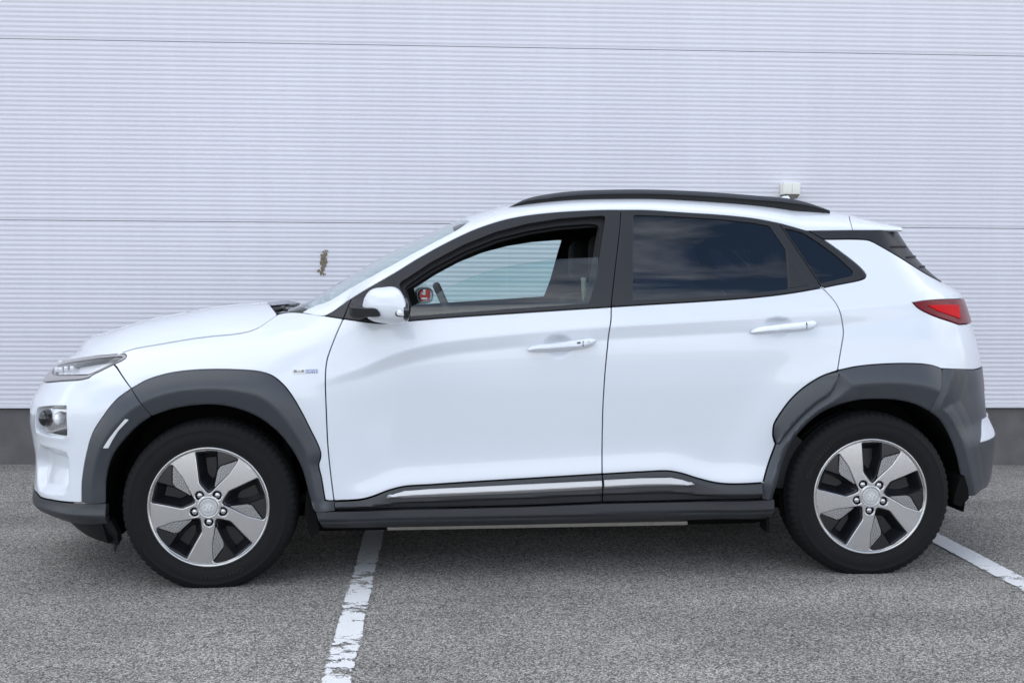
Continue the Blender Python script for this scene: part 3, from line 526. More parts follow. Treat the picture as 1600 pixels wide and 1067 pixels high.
# ------------------------------------------------------------------ setting: asphalt, parking lines, clad wall
GZ = .012
def asphalt_material():
    m = bpy.data.materials.new('asphalt'); m.use_nodes = True; n = m.node_tree; b = n.nodes['Principled BSDF']
    N = n.nodes.new; K = n.links.new
    t = N('ShaderNodeTexCoord')
    v = N('ShaderNodeTexVoronoi'); v.inputs['Scale'].default_value = 180; v.inputs['Randomness'].default_value = 1
    v2 = N('ShaderNodeTexVoronoi'); v2.inputs['Scale'].default_value = 78
    fine = N('ShaderNodeTexNoise'); fine.inputs['Scale'].default_value = 330; fine.inputs['Detail'].default_value = 3
    big = N('ShaderNodeTexNoise'); big.inputs['Scale'].default_value = 1.1; big.inputs['Detail'].default_value = 6; big.inputs['Roughness'].default_value = .6
    for x in (v, v2, fine, big): K(t.outputs['Object'], x.inputs['Vector'])
    hs = N('ShaderNodeSeparateColor'); K(v.outputs['Color'], hs.inputs[0])
    r1 = N('ShaderNodeValToRGB'); e = r1.color_ramp.elements
    e[0].position = .0; e[0].color = (.125, .119, .110, 1); e[1].position = 1.; e[1].color = (.80, .757, .695, 1)
    e2 = r1.color_ramp.elements.new(.45); e2.color = (.40, .379, .348, 1)
    e3 = r1.color_ramp.elements.new(.8); e3.color = (.60, .567, .52, 1)
    K(hs.outputs[0], r1.inputs[0])
    # bitumen between the stones
    rg = N('ShaderNodeMapRange'); rg.inputs['From Min'].default_value = .30; rg.inputs['From Max'].default_value = .58; rg.inputs['To Min'].default_value = 1; rg.inputs['To Max'].default_value = .50
    K(v.outputs['Distance'], rg.inputs['Value'])
    m1 = N('ShaderNodeMix'); m1.data_type = 'RGBA'; m1.blend_type = 'MULTIPLY'; m1.inputs['Factor'].default_value = 1
    K(r1.outputs[0], m1.inputs['A']); K(rg.outputs[0], m1.inputs['B'])
    rf = N('ShaderNodeMapRange'); rf.inputs['To Min'].default_value = .50; rf.inputs['To Max'].default_value = 1.50; K(fine.outputs['Fac'], rf.inputs['Value'])
    m2 = N('ShaderNodeMix'); m2.data_type = 'RGBA'; m2.blend_type = 'MULTIPLY'; m2.inputs['Factor'].default_value = 1
    K(m1.outputs['Result'], m2.inputs['A']); K(rf.outputs[0], m2.inputs['B'])
    rb = N('ShaderNodeMapRange'); rb.inputs['From Min'].default_value = .3; rb.inputs['From Max'].default_value = .7; rb.inputs['To Min'].default_value = .80; rb.inputs['To Max'].default_value = 1.18; K(big.outputs['Fac'], rb.inputs['Value'])
    st = N('ShaderNodeMapping'); st.inputs['Scale'].default_value = (.35, 2.6, 1); K(t.outputs['Object'], st.inputs['Vector'])
    sn = N('ShaderNodeTexNoise'); sn.inputs['Scale'].default_value = 1.3; sn.inputs['Detail'].default_value = 5; K(st.outputs[0], sn.inputs['Vector'])
    sr = N('ShaderNodeMapRange'); sr.inputs['From Min'].default_value = .35; sr.inputs['From Max'].default_value = .62; sr.inputs['To Min'].default_value = .86; sr.inputs['To Max'].default_value = 1.05; K(sn.outputs['Fac'], sr.inputs['Value'])
    sm = N('ShaderNodeMath'); sm.operation = 'MULTIPLY'; K(rb.outputs[0], sm.inputs[0]); K(sr.outputs[0], sm.inputs[1])
    m3 = N('ShaderNodeMix'); m3.data_type = 'RGBA'; m3.blend_type = 'MULTIPLY'; m3.inputs['Factor'].default_value = 1
    K(m2.outputs['Result'], m3.inputs['A']); K(sm.outputs[0], m3.inputs['B']); K(m3.outputs['Result'], b.inputs['Base Color'])
    b.inputs['Roughness'].default_value = .88; b.inputs['Specular IOR Level'].default_value = .25
    add = N('ShaderNodeMath'); add.operation = 'ADD'; K(hs.outputs[1], add.inputs[0]); K(fine.outputs['Fac'], add.inputs[1])
    sub = N('ShaderNodeMath'); sub.operation = 'SUBTRACT'; K(add.outputs[0], sub.inputs[0]); K(v.outputs['Distance'], sub.inputs[1])
    bp = N('ShaderNodeBump'); bp.inputs['Strength'].default_value = .75; bp.inputs['Distance'].default_value = .004
    K(sub.outputs[0], bp.inputs['Height']); K(bp.outputs[0], b.inputs['Normal'])
    return m
def line_material(seed):
    m = bpy.data.materials.new('worn_line_paint'); m.use_nodes = True; n = m.node_tree; b = n.nodes['Principled BSDF']
    N = n.nodes.new; K = n.links.new
    t = N('ShaderNodeTexCoord')
    mp = N('ShaderNodeMapping'); mp.inputs['Location'].default_value = (seed, seed*2.3, 0); mp.inputs['Scale'].default_value = (9, 17, 1); K(t.outputs['Object'], mp.inputs['Vector'])
    a = N('ShaderNodeTexNoise'); a.inputs['Scale'].default_value = 1; a.inputs['Detail'].default_value = 9; a.inputs['Roughness'].default_value = .68; K(mp.outputs[0], a.inputs['Vector'])
    f = N('ShaderNodeTexNoise'); f.inputs['Scale'].default_value = 160; f.inputs['Detail'].default_value = 2; K(t.outputs['Object'], f.inputs['Vector'])
    uv = N('ShaderNodeAttribute'); uv.attribute_name = 'wear'
    s1 = N('ShaderNodeMath'); s1.operation = 'MULTIPLY_ADD'; s1.inputs[1].default_value = .30; K(f.outputs['Fac'], s1.inputs[0]); K(a.outputs['Fac'], s1.inputs[2])
    s2 = N('ShaderNodeMath'); s2.operation = 'ADD'; K(s1.outputs[0], s2.inputs[0]); K(uv.outputs['Fac'], s2.inputs[1])
    r = N('ShaderNodeMapRange'); r.inputs['From Min'].default_value = .80; r.inputs['From Max'].default_value = .85; K(s2.outputs[0], r.inputs['Value'])
    b.inputs['Roughness'].default_value = .7
    cr = N('ShaderNodeMapRange'); cr.inputs['To Min'].default_value = .84; cr.inputs['To Max'].default_value = .66; K(f.outputs['Fac'], cr.inputs['Value'])
    cc = N('ShaderNodeCombineColor'); K(cr.outputs[0], cc.inputs[0]); K(cr.outputs[0], cc.inputs[1]); K(cr.outputs[0], cc.inputs[2]); K(cc.outputs[0], b.inputs['Base Color'])
    inv = N('ShaderNodeMath'); inv.operation = 'SUBTRACT'; inv.inputs[0].default_value = 1; K(r.outputs[0], inv.inputs[1]); K(inv.outputs[0], b.inputs['Alpha'])
    return m
gxs = [-60, -20, -12] + list(np.arange(-8, 8.1, .5)) + [12, 20, 60]; gys = [-60, -20, -8, -4, -2, 0, .8, 1.0, 1.2, 1.4, 1.6, 1.8, 2.0, 2.3, 3, 60]
def ground_z(x, y):                                     # the yard cross-falls gently where it meets the wall
    return GZ - .0132*float(np.clip(x, -7, 7))*float(sstep(.7, 2.0, y))
ground = mesh_obj('asphalt_ground', [(x, y, ground_z(x, y)) for y in gys for x in gxs], [(j*len(gxs)+i, j*len(gxs)+i+1, (j+1)*len(gxs)+i+1, (j+1)*len(gxs)+i) for j in range(len(gys)-1) for i in range(len(gxs)-1)], asphalt_material(), kind='structure')
def parking_line(p0, p1, w0, w1, worn, seed):
    p0, p1 = np.array(p0), np.array(p1); d = (p1-p0)/np.linalg.norm(p1-p0); s = np.array([-d[1], d[0]]); n = 60; m = 10
    V, Fc, W = [], [], []; rnd = random.Random(seed)
    for i in range(n+1):
        t = i/n; c = p0+(p1-p0)*t; w = (w0+(w1-w0)*t)/2
        for j in range(m+1):
            q = (j/m-.5)*2; jit = (rnd.random()-.5)*.007 if j in (0, m) else 0
            P = c+s*(w*q+jit); V.append((P[0], P[1], ground_z(P[0], P[1])+.004)); W.append(worn(t) + (.10 if j in (0, m) else 0))
    for i in range(n):
        for j in range(m):
            a = i*(m+1)+j; Fc.append((a, a+1, a+m+2, a+m+1))
    o = mesh_obj('parking_line', V, Fc, line_material(seed), ground, smooth=False)
    at = o.data.attributes.new('wear', 'FLOAT', 'POINT'); at.data.foreach_set('value', W)
    return o
parking_line((-.715, 2.0), (-.729, -3.3), .088, .094, lambda t: float(np.interp(t, [0, .43, .48, .53, .555, .59, .605, .622, .632, .66, .675, .71, .75, 1], [.0, .02, .09, .15, .10, .04, .17, .15, .03, .04, .15, .13, .15, .15])), 3)
parking_line((1.880, 2.0), (1.788, -3.3), .10, .105, lambda t: float(np.interp(t, [0, .4, .5, .6, 1], [.02, .06, .04, .12, .16])), 8)

WA = math.radians(-.663); WD = 2.0105                       # wall direction and distance from the car's centre line
wall = bpy.data.objects.new('clad_wall', None); COL.objects.link(wall)
wall.location = (-math.sin(WA)*WD, math.cos(WA)*WD, GZ); wall.rotation_euler = (0, math.radians(.527), WA)      # the yard falls slightly against the cladding
wall['label'] = 'pale lavender ribbed metal clad building wall on a dark concrete plinth'; wall['category'] = 'wall'
def rib_panel(x0, x1, z0, z1, n=38, depth=.0030):
    V, Fc = [], []; prof = []; m = .009
    prof.append((.0, z0+.001)); prof.append((-.001, z0+m*.5))
    h = (z1-z0-2*m)/n
    for i in range(n):
        b = z0+m+i*h
        prof += [(-.0005, b), (-depth, b+h*.42), (-depth, b+h*.50), (-.0005, b+h*.96)]
    prof += [(-.001, z1-m*.5), (0, z1-.001), (.01, z1-.0005)]
    prof = [(.012, z0+.0005)] + prof
    for x in (x0, x1):
        for y, z in prof: V.append((x, y, z))
    k = len(prof)
    for i in range(k-1): Fc.append((i, k+i, k+i+1, i+1))
    return V, Fc
ROWS = [(.391, 1.5502), (1.5518, 2.6612), (2.6628, 3.82), (3.8216, 4.98), (4.9816, 6.14), (6.1416, 7.30), (7.3016, 8.46)]
for (z0, z1) in ROWS:
    for (x0, x1) in ((-18.0, -6.003), (-5.997, 6.297), (6.303, 18.0)):
        V, Fc = rib_panel(x0, x1, z0-GZ, z1-GZ); mesh_obj('cladding_panel', V, Fc, MT['panel'], wall, smooth=False)
V, Fc = box_data((0, .10, 4.35), (36.4, .15, 8.4)); mesh_obj('backing', V, Fc, MT['joint'], wall, smooth=False)
V, Fc = box_data((0, .075, .0), (36.4, .11, .72)); mesh_obj('plinth', V, Fc, MT['plinth'], wall, smooth=False)
V, Fc = loft([[(x, -.004, .402-GZ), (x, -.010, .398-GZ), (x, -.012, .382-GZ), (x, .004, .378-GZ), (x, .012, .398-GZ)] for x in (-18, 18)]); mesh_obj('base_flashing', V, Fc, MT['flash'], wall, smooth=False)
# dried mud flake mark on the cladding
rn = random.Random(5); V, Fc = [], []
for i in range(64):
    t = rn.random(); cx = -1.158+.012*(1-2*t)*-1+rn.gauss(0, .010); cz = 1.303+(t-.5)*.155-GZ; r = .003+.010*rn.random()*(1-abs(t-.55)); n0 = len(V); k = 7
    for a in range(k): V.append((cx+math.cos(a*2*math.pi/k)*r*(.5+rn.random()*.8), -.0045-.001*rn.random(), cz+math.sin(a*2*math.pi/k)*r*1.5*(.5+rn.random()*.8)))
    Fc.append(tuple(range(n0, n0+k)))
mesh_obj('dirt_mark', V, Fc, MT['dirt'], wall, smooth=False)
# small cream box lamp on the wall
bx = bpy.data.objects.new('wall_light', None); COL.objects.link(bx)
bx.parent = None; bx.matrix_world = wall.matrix_basis @ Matrix.Translation((1.805, -.003, 1.748-GZ))
bx['label'] = 'small square cream box with dark underside on the wall above the car roof'; bx['category'] = 'wall light'
for s in (-1, 1):
    V, Fc = box_data((s*.0272, -.05, .040), (.0535, .095, .073), .004); mesh_obj('housing', V, Fc, MT['box'], bx)
V, Fc = loft([[(-.052, -.09, .003), (.052, -.09, .003), (.052, -.004, .003), (-.052, -.004, .003)], [(-.036, -.082, -.020), (.038, -.082, -.020), (.038, -.010, -.020), (-.036, -.010, -.020)]]); mesh_obj('louvre', V, Fc, MT['boxdark'], bx, smooth=False)
# red notice that the far door mirror reflects
sg = bpy.data.objects.new('wall_sign', None); COL.objects.link(sg)
sg.matrix_world = wall.matrix_basis @ Matrix.Translation((.68, -.004, 1.127-GZ))
sg['label'] = 'red notice with white marks seen reflected in the far door mirror'; sg['category'] = 'sign'
V, Fc = box_data((0, -.003, 0), (.10, .006, .125)); mesh_obj('plate', V, Fc, MT['signred'], sg, smooth=False)
for (cx, cz, w, h) in ((-.006, .043, .062, .009), (0, .004, .022, .05), (.012, -.012, .028, .011), (0, -.045, .056, .013)):
    V, Fc = box_data((cx, -.0068, cz), (w, .0015, h)); mesh_obj('mark', V, Fc, MT['signwhite'], sg, smooth=False)
# ------------------------------------------------------------------ the car
car = bpy.data.objects.new('parked_car', None); COL.objects.link(car)
car['label'] = 'white compact crossover with dark grey wheel arch cladding parked before the clad wall'; car['category'] = 'car'
def both(name, data, m, parents=(None, None), **k):
    return [part(name, data, m, parents[i] or car, far=bool(i), **k) for i in (0, 1)]
O['afo_a'] = O['arch_front_out'][:7]; O['afo_b'] = O['arch_front_out'][6:]
O['afi_a'] = O['arch_front_in'][:6]; O['afi_b'] = O['arch_front_in'][5:]
zs = lambda a, b, n=24: np.linspace(a, b, n)
def centre_front(a, b): return [(NOSE, z) for z in zs(a, b)]
def centre_rear(a, b): return [(TAIL, z) for z in zs(a, b)]
def tail_in(a, b, d): return [(float(tail_x(min(z, 1.4)))-d, z) for z in zs(a, b)]

# --- front bumper: skin with lamp opening and a recessed pocket
fogp = fillet(O['fog'], .012); pocketp = smooth_line(np.vstack([O['pocket'], O['pocket'][:1]]), .01)
def bumper_off(P):
    d = seg_dist(P, pocketp); i = inside(P, pocketp)
    dep = np.clip(d/.030, 0, 1); dep = dep*dep*(3-2*dep)
    ramp = np.interp(P[:, 1], [.36, .46, .56], [.55, 1., .8])
    lip = seg_dist(P, np.vstack([fogp, fogp[:1]]))
    return np.where(i, -.040*dep*ramp, 0) + .004*np.exp(-(lip/.018)**2)*(~i)
poly = L('lamp_bottom', 'strip_bottom', centre_front(.757, .328), 'bumper_bottom', 'afo_a', '-bumper_shut')
bumper = part('front_bumper', side_panel(poly, bumper_off, holes=[fogp], step=.012, depth=.03), 'white', car, both=True)
# main lamp low in the bumper
for far in (False, True):
    lens = part('headlamp', side_panel(fogp, -.006, step=.012, gap=.0, depth=.004), 'lens', car, far, label='lower rectangular lamp in the bumper corner')
    part('reflector', side_panel(inset(clean(fogp), -.012), lambda P: np.interp(P[:, 0], [-2.015, -1.965, -1.925, -1.855], [-.022, -.03, -.085, -.05]), step=.012, gap=0, depth=.004), 'chrome', lens, far)
    for (cx, cz, r, mm) in ((-1.945, .652, .028, 'gloss'), (-1.872, .658, .022, 'lampsil')):
        yb = float(half_width(cx, cz)); V, Fc = [], []
        rings = []
        for k, (rr, dd) in enumerate(((r*1.25, -.062), (r*1.2, -.040), (r, -.030), (r*.7, -.020), (r*.25, -.016))):
            rings.append([(cx+rr*math.cos(a)*.8-.02, -(yb+dd), cz+rr*math.sin(a)) for a in np.linspace(0, 2*math.pi, 20, endpoint=False)])
        V, Fc = loft(rings); V = np.array(V)
        if far: V[:, 1] *= -1
        mesh_obj('bulb_projector', V, Fc, MT[mm], lens)
# upper daytime lamp and its grey surround, which runs into the slim nose grille
lampp = fillet(O['lamp_lens'], .010)
poly = L('lamp_top', 'lamp_tip', 'lamp_bottom', 'strip_bottom', centre_front(.7605, .797))
sur = both('lamp_surround', side_panel(poly, .002, holes=[lampp], step=.012, depth=.02), 'strip')
for i, far in enumerate((False, True)):
    dl = part('daytime_lamp', side_panel(lampp, .001, step=.010, gap=0, depth=.004), 'lens', car, far, label='slim clear upper front lamp')
    part('reflector', side_panel(inset(clean(lampp), -.006), lambda P: -.022+.006*np.sin(P[:, 0]*150)*(P[:, 0] < -1.84), step=.006, gap=0, depth=.004), 'lampsil', dl, far)
    rim = side_panel(inset(clean(lampp), -.008), -.004, holes=[inset(clean(lampp), .006)], step=.008, gap=0, depth=.015)
    part('bezel', rim, 'gloss', dl, far)
    for k, x in enumerate((-2.0, -1.965, -1.93, -1.895, -1.86)):
        zz = [z for z in np.linspace(.76, .95, 96) if inside(np.array([[x, z]]), lampp)[0]]; zc = (min(zz)+max(zz))/2 if zz else .85; V, Fc = box_data((x, -float(half_width(x, zc))+.012, zc), (.016, .012, .022), .003); V = np.array(V)
        if far: V[:, 1] *= -1
        mesh_obj('led_element', V, Fc, MT['pearl'], dl)
# --- lower lip and valance
zl = lambda P: np.interp(P[:, 1], [.20, .235, .262, .285, .300, .318, .345], [-.030, -.012, .006, .024, .026, .010, .002])
poly = L(centre_front(.265, .3215), 'bumper_bottom', [(-1.72, .344), (-1.690, .344), (-1.687, .30), (-1.685, .262), (-1.76, .250), (-1.90, .242), (-2.0, .246), (-2.07, .254)])
part('bumper_lip', side_panel(poly, zl, step=.010, depth=.03), 'clad_shaded', car, both=True)
poly = L(centre_front(.20, .262), [(-2.06, .252), (-1.95, .246), (-1.69, .262), (-1.67, .20), (-1.675, .138), (-1.73, .145), (-1.82, .156), (-1.90, .174), (-1.98, .192)])
part('bumper_valance', side_panel(poly, -.028, step=.014, depth=.03), 'black', car, both=True)

# --- wheel-arch cladding
fo = band_off(O['arch_front_in'], O['arch_front_out'], [0, .04, .46, .52, .93, 1], [.002, .010, .022, .021, .004, .0])
both('arch_cladding', side_panel(L('afo_a', 'arch_front_split', '-afi_a'), fo, step=.010, depth=.06, gap=.001), 'clad')
poly = L('afo_b', 'fender_low', 'door_lead_low', '-sill_fender', '-afi_b', '-arch_front_split')
both('arch_cladding', side_panel(poly, fo, step=.010, depth=.06, gap=.001), 'clad')
both('side_marker', side_panel(L(O['marker']), .021, step=.006, gap=0, depth=.01, rnd=.002), 'pearl')
ro_out = O['rear_clad_gap'][::-1] + O['arch_rear_out'][1:]
ro = band_off(O['arch_rear_in'], [O['rear_door_low2'][-1]] + O['rear_door_low'][::-1] + ro_out[1:], [0, .04, .46, .52, .93, 1], [.002, .010, .024, .023, .006, .002])
poly = L('arch_rear_out', 'arch_rear_split', '-arch_rear_in', '-rear_door_low2', '-rear_door_low', '-rear_clad_gap')
both('arch_cladding', side_panel(poly, ro, step=.010, depth=.06, gap=.001), 'clad')

# --- wing, bonnet
poly = L('hood_line', 'fender_top', 'bl_sail', 'door_lead', '-fender_low', '-afo_b', '-bumper_shut', '-lamp_tip')
fender = both('fender', side_panel(poly, 0., step=.012, gap=.002), 'white')
hl = np.vstack([np.array(O['lamp_top'])[:-1], O['hood_line']]); hl = smooth_line(hl, .01)
hlz = pchip(*np.array([p for i, p in enumerate(hl) if i == 0 or p[0] > hl[:i, 0].max()+1e-4]).T)
HX0, HX1 = float(hl[0, 0])+.002, float(hl[-1, 0])-.004
def bonnet_pos(P):
    a = np.clip(P[:, 0]/.95, -.01, 1.01); w = np.clip(P[:, 1]/.70, -.005, 1.0); bow = 1-(1-w)**2
    xl = HX0+(HX1-HX0)*a; x = xl - (.004*(1-a) + .115*a**6)*bow
    y = half_width(xl, hlz(xl))*(1-w); lo = np.full_like(x, .60); hi = hood_z(x)-1e-5
    for i in range(34):
        mid = (lo+hi)/2; g = half_width(x, mid) > np.abs(y); lo = np.where(g, mid, lo); hi = np.where(g, hi, mid)
    return np.stack([x, -y, lo], -1)
poly = [(0, 0), (.95, 0), (.95, .7035), (0, .7035)]
part('bonnet', grid_panel(poly, bonnet_pos, step=.016, gap=.001, depth=.02), 'white', car, both=True)

# --- doors
def cup_off(c):
    (cx, cz), (l, _), (r, _), (_, t), (_, b) = c; hw = (r-l)/2; up = t-cz; dn = cz-b
    def f(P):
        q = ((P[:, 0]-cx)/hw)**2 + ((P[:, 1]-cz)/np.where(P[:, 1] > cz, up, dn))**2
        return -.020*np.clip(1-q, 0, 1)**1.3
    return f
poly_f = L('bl_f', 'b_gap_mid', '-sill_top_f', '-door_lead')
poly_r = L('bl_r', 'rear_door_gap', '-rear_door_clad_out', 'rear_door_low', '-sill_top_r', '-b_gap_mid')
door_f = both('door', side_panel(poly_f, cup_off(O['cup_f']), step=.0085, gap=.0023), 'white')
door_r = both('door', side_panel(poly_r, cup_off(O['cup_r']), step=.0085, gap=.002), 'white')
both('arch_cladding', side_panel(L('rear_door_clad_out', 'rear_clad_gap'), band_off(O['rear_clad_gap'], O['rear_door_clad_out'], [0, .1, .9, 1], [.020, .024, .006, .002]), step=.009, gap=.0015), 'clad', door_r)
so = [0, .30, .34, .88, 1], [.002, .010, .022, .008, .002]
both('sill_cladding', side_panel(L('sill_top_f', 'b_gap_low', '-sill_bot_f', '-door_lead_low'), band_off(O['sill_bot_f'], O['sill_top_f'], *so), step=.008, gap=.0018), 'clad_shaded', door_f)
both('sill_cladding', side_panel(L('sill_top_r', 'rear_door_low2', '-sill_bot_r', '-b_gap_low'), band_off(O['sill_bot_r'], O['sill_top_r'], *so), step=.008, gap=.0018), 'clad_shaded', door_r)
tf = O['trim_f']; tr = O['trim_r']
both('trim_strip', side_panel(tf, band_off([tf[0], tf[9], tf[8], tf[7], tf[6]], tf[:6], [0, .40, .46, 1], [.016, .0255, .0255, .0165]), step=.004, gap=0, depth=.012, rnd=.001), 'satin', door_f)
both('trim_strip', side_panel(tr, band_off([tr[7], tr[6], tr[5], tr[4]], tr[:5], [0, .30, .36, 1], [.016, .0255, .0255, .0165]), step=.004, gap=0, depth=.012, rnd=.001), 'satin', door_r)
poly = O['rocker']; top = poly[:8]; bot = poly[8:]
both('rocker_panel', side_panel(poly, band_off(bot, top, [0, .2, .42, .5, .56, 1], [-.012, .004, .016, .013, .022, .016]), step=.009, gap=.001, depth=.05), 'clad_shaded')
def handle(o, split, par, sensor):
    P = smooth_line(np.vstack([o, o[:1]]), .006)[:-1]; loop = np.vstack([P, P[:1]])
    f = lambda Q: .004+.030*np.clip(seg_dist(Q, loop)/.013, 0, 1)**.45
    hs = both('door_handle', side_panel(P, f, step=.0038, gap=0, depth=.012, rnd=.001), 'white', par)
    for i, far in enumerate((False, True)):
        zc = float(np.mean([p[1] for p in o if abs(p[0]-split) < .12]))
        x = split; z0, z1 = zc-.018, zc+.016
        part('handle_split', side_panel([(x-.0012, z0+.004), (x+.0012, z0+.004), (x+.0012, z1), (x-.0012, z1)], .0352, step=.006, gap=0, rnd=.0002, depth=.006), 'black', hs[i], far)
    if sensor:
        part('touch_sensor', side_panel([(x-.024, zc-.004), (x-.010, zc-.004), (x-.010, zc+.009), (x-.024, zc+.009)], .0352, step=.006, gap=0, rnd=.0008, depth=.004), 'gloss', hs[0])
        c = [(x+.022+.0055*math.cos(a), zc+.006+.0055*math.sin(a)) for a in np.linspace(0, 2*math.pi, 14, endpoint=False)]
        part('key_cap', side_panel(c, .0365, step=.004, gap=0, rnd=.0006, depth=.006), 'badge', hs[0])
handle(O['handle_f'], O['split'][0][0], door_f, True); handle(O['handle_r'], O['split'][1][0], door_r, False)

# --- window frames and glass
wf, wr, wq = fillet(O['win_f'], .012), fillet(O['win_r'], .008), fillet(O['win_q'], .008)
fr_f = both('window_frame', side_panel(L('dlo_f', 'b_gap_top', '-bl_f', '-sail_gap' if False else O['sail_gap']), 0., holes=[wf], step=.012, gap=.0015, depth=.030), 'frame', door_f)
fr_r = both('window_frame', side_panel(L('dlo_r', 'rear_door_gap_top', '-bl_r', '-b_gap_top'), 0., holes=[wr], step=.012, gap=.0015, depth=.012), 'frame', door_r)
both('sail_trim', side_panel(L('dlo_sail', O['sail_gap'][::-1], '-bl_sail'), 0., step=.012, gap=.001), 'frame')
qt = both('quarter_trim', side_panel(L('dlo_q', O['belt_low_rear'][::-1], '-rear_door_gap_top'), .001, holes=[wq], step=.012, gap=.0015, depth=.014), 'frame')
both('fixed_trim', side_panel(O['fix_r'], .002, step=.012, gap=.001, depth=.006), 'frame', door_r)
seal = fillet(O['win_f_seal'], .012)
both('window_seal', side_panel(inset(clean(wf), -.010), -.020, holes=[seal], step=.012, gap=0, depth=.014), 'black', door_f)
low = [p for p in O['win_f'] if p[1] < 1.15 and p[0] > -.56]
gt = smooth_line(O['glass_f_top'])
gl = np.vstack([gt, [(.205, 1.06), (-.53, 1.03)]])
part('window_glass', side_panel(gl, -.016, step=.02, gap=0, rnd=.001, depth=.004), 'glass', door_f[0], label='clear front side window wound partly down')
part('window_glass', side_panel(inset(clean(wf), -.006), -.016, step=.02, gap=0, rnd=.001, depth=.004), 'glass', door_f[1], far=True)
both('window_glass', side_panel(inset(clean(wr), -.004), -.005, step=.02, gap=0, rnd=.001, depth=.003), 'tint', door_r, label='dark tinted rear door window')
both('quarter_window', side_panel(inset(clean(wq), -.004), -.005, step=.02, gap=0, rnd=.001, depth=.003), 'tint')
bu = np.array(O['belt_up']); bf = bu[bu[:, 0] < .258]; br = bu[bu[:, 0] > .262]
ex = lambda nm, a, b: np.array([p for p in smooth_line(O[nm]) if a < p[0] < b])
both('belt_moulding', side_panel(np.vstack([bf, ex('bl_f', -.53, .250)[::-1]]), .004, step=.008, gap=.001, depth=.02), 'frame', door_f)
both('belt_moulding', side_panel(np.vstack([[(.262, bf[-1, 1]+.001)], br, ex('bl_r', .262, 1.08)[::-1]]), .004, step=.008, gap=.001, depth=.02), 'frame', door_r)

# --- quarter panel, tail
tz = [p[1] for p in O['taillamp_low']]; lamp_tail = .035; z_lt, z_lb = O['taillamp'][-1][1], O['taillamp_low'][0][1]
poly = L('belt_low_rear', 'trim_bot', tail_in(1.168, z_lt+.002, .045), '-taillamp', '-taillamp_low', tail_in(z_lb, .816, .045), '-bumper_rear_top', '-arch_rear_out', '-rear_door_gap')
both('quarter_panel', side_panel(poly, 0., step=.012, gap=.002), 'white')
poly = L('taillamp', tail_in(z_lt, z_lb, .022), 'taillamp_low')
tl = both('tail_lamp', side_panel(poly, .004, step=.008, gap=.001, depth=.02, rnd=.003), 'darkred')
both('lamp_element', side_panel(fillet(O['taillamp_in'], .006), .0075, step=.008, gap=0, depth=.004), 'redbright', tl)
poly = np.array(tail_in(1.172, .818, .045) + centre_rear(.818, 1.172))
hatch = part('tailgate', side_panel(poly, 0., step=.016, gap=.001), 'white', car, both=True)
poly = np.array(tail_in(1.392, 1.178, .006) + centre_rear(1.178, 1.392))
part('rear_window', side_panel(poly, -.004, step=.02, gap=.001), 'tint', hatch, both=True)
poly = L('trim_top', tail_in(1.390, 1.172, .006), '-trim_bot', O['dlo_q'][-1:], O['dlo_q'][-2:-1])
dt = both('pillar_trim', side_panel(poly, .002, step=.010, gap=.0015), 'frame')
for s in O['slat']: both('vent_slat', side_panel(s, .006, step=.008, gap=0, depth=.006, rnd=.0006), 'black', dt)
# rear bumper
def rb_off(P):
    d = seg_dist(P, smooth_line(O['arch_rear_split'] + O['bumper_rear_in'][1:], .03))
    return np.interp(d, [0, .006, .035, .075, .12, .3], [.002, .010, .022, .012, .006, .004])
poly = L('bumper_rear_top', centre_rear(.814, .285), [(1.94, .296), (1.88, .312)], '-bumper_rear_bot', '-bumper_rear_in', '-arch_rear_split')
rb = part('rear_bumper', side_panel(poly, rb_off, step=.012, depth=.05, gap=.001), 'clad', car, both=True)
poly = L(O['rear_white'], centre_rear(.521, .608))
part('bumper_insert', side_panel(poly, .010, step=.012, gap=.0), 'white', rb, both=True)
poly = np.array(tail_in(.775, .705, .085) + tail_in(.705, .775, .055))
both('reflector', side_panel(poly, .008, step=.012, gap=0), 'red', (rb, rb))

# --- greenhouse top: roof with A pillars, windscreen, spoiler
ws = smooth_line(O['ws'], .02); ws[:, 1] = np.clip(ws[:, 1], 0, 1)
wsv = np.array([(-.9564, .0), (-.93, .11), (-.8863, .20), (-.8196, .20), (-.6894, .162), (-.5626, .146), (-.4392, .133), (-.3424, .158), (-.285, .26)])
ws = smooth_line(wsv, .02)
front_edge = smooth_line([(-.285, .26), (-.30, .38), (-.335, .65), (-.35, 1.0)], .03); base_edge = smooth_line([(-1.19, 1.0), (-1.17, .7), (-1.09, .3), (-1.0, .05), (-.9564, 0)], .03)
gp = np.array([(1.283, 0), (1.285, .10), (1.292, .2), (1.325, .42), (1.345, .6), (1.355, 1.0)])
poly = L(np.array([(x, 0.) for x in np.linspace(-.95, 1.28, 90)]), smooth_line(gp, .03), [(x, 1.) for x in np.linspace(1.34, -.34, 60)], front_edge[::-1], ws[::-1])
roof = part('roof', top_panel(poly, 0., step=.014, gap=.001), 'white', car, both=True)
ws_p = L(ws, front_edge, [(x, 1.) for x in np.linspace(-.36, -1.18, 40)], base_edge)
wsc = part('windscreen', top_panel(inset(clean(ws_p), -.004), -.003, step=.02, gap=0, depth=.004), 'wsglass', car, both=True)
poly = L(smooth_line(gp[::-1], .03), [(x, 0.) for x in np.linspace(1.29, 1.495, 14)], smooth_line([(1.50, .0), (1.512, .3), (1.53, .6), (1.55, 1.0)], .03), [(x, 1.) for x in np.linspace(1.54, 1.37, 10)])
spo = part('roof_spoiler', top_panel(poly, 0., step=.014, gap=.002, depth=.010), 'white', car, both=True)
lin = L('dlo_sail', 'dlo_f', 'dlo_r', 'dlo_q', O['belt_low_rear'][::-1], '-bl_r', '-bl_f', '-bl_sail')
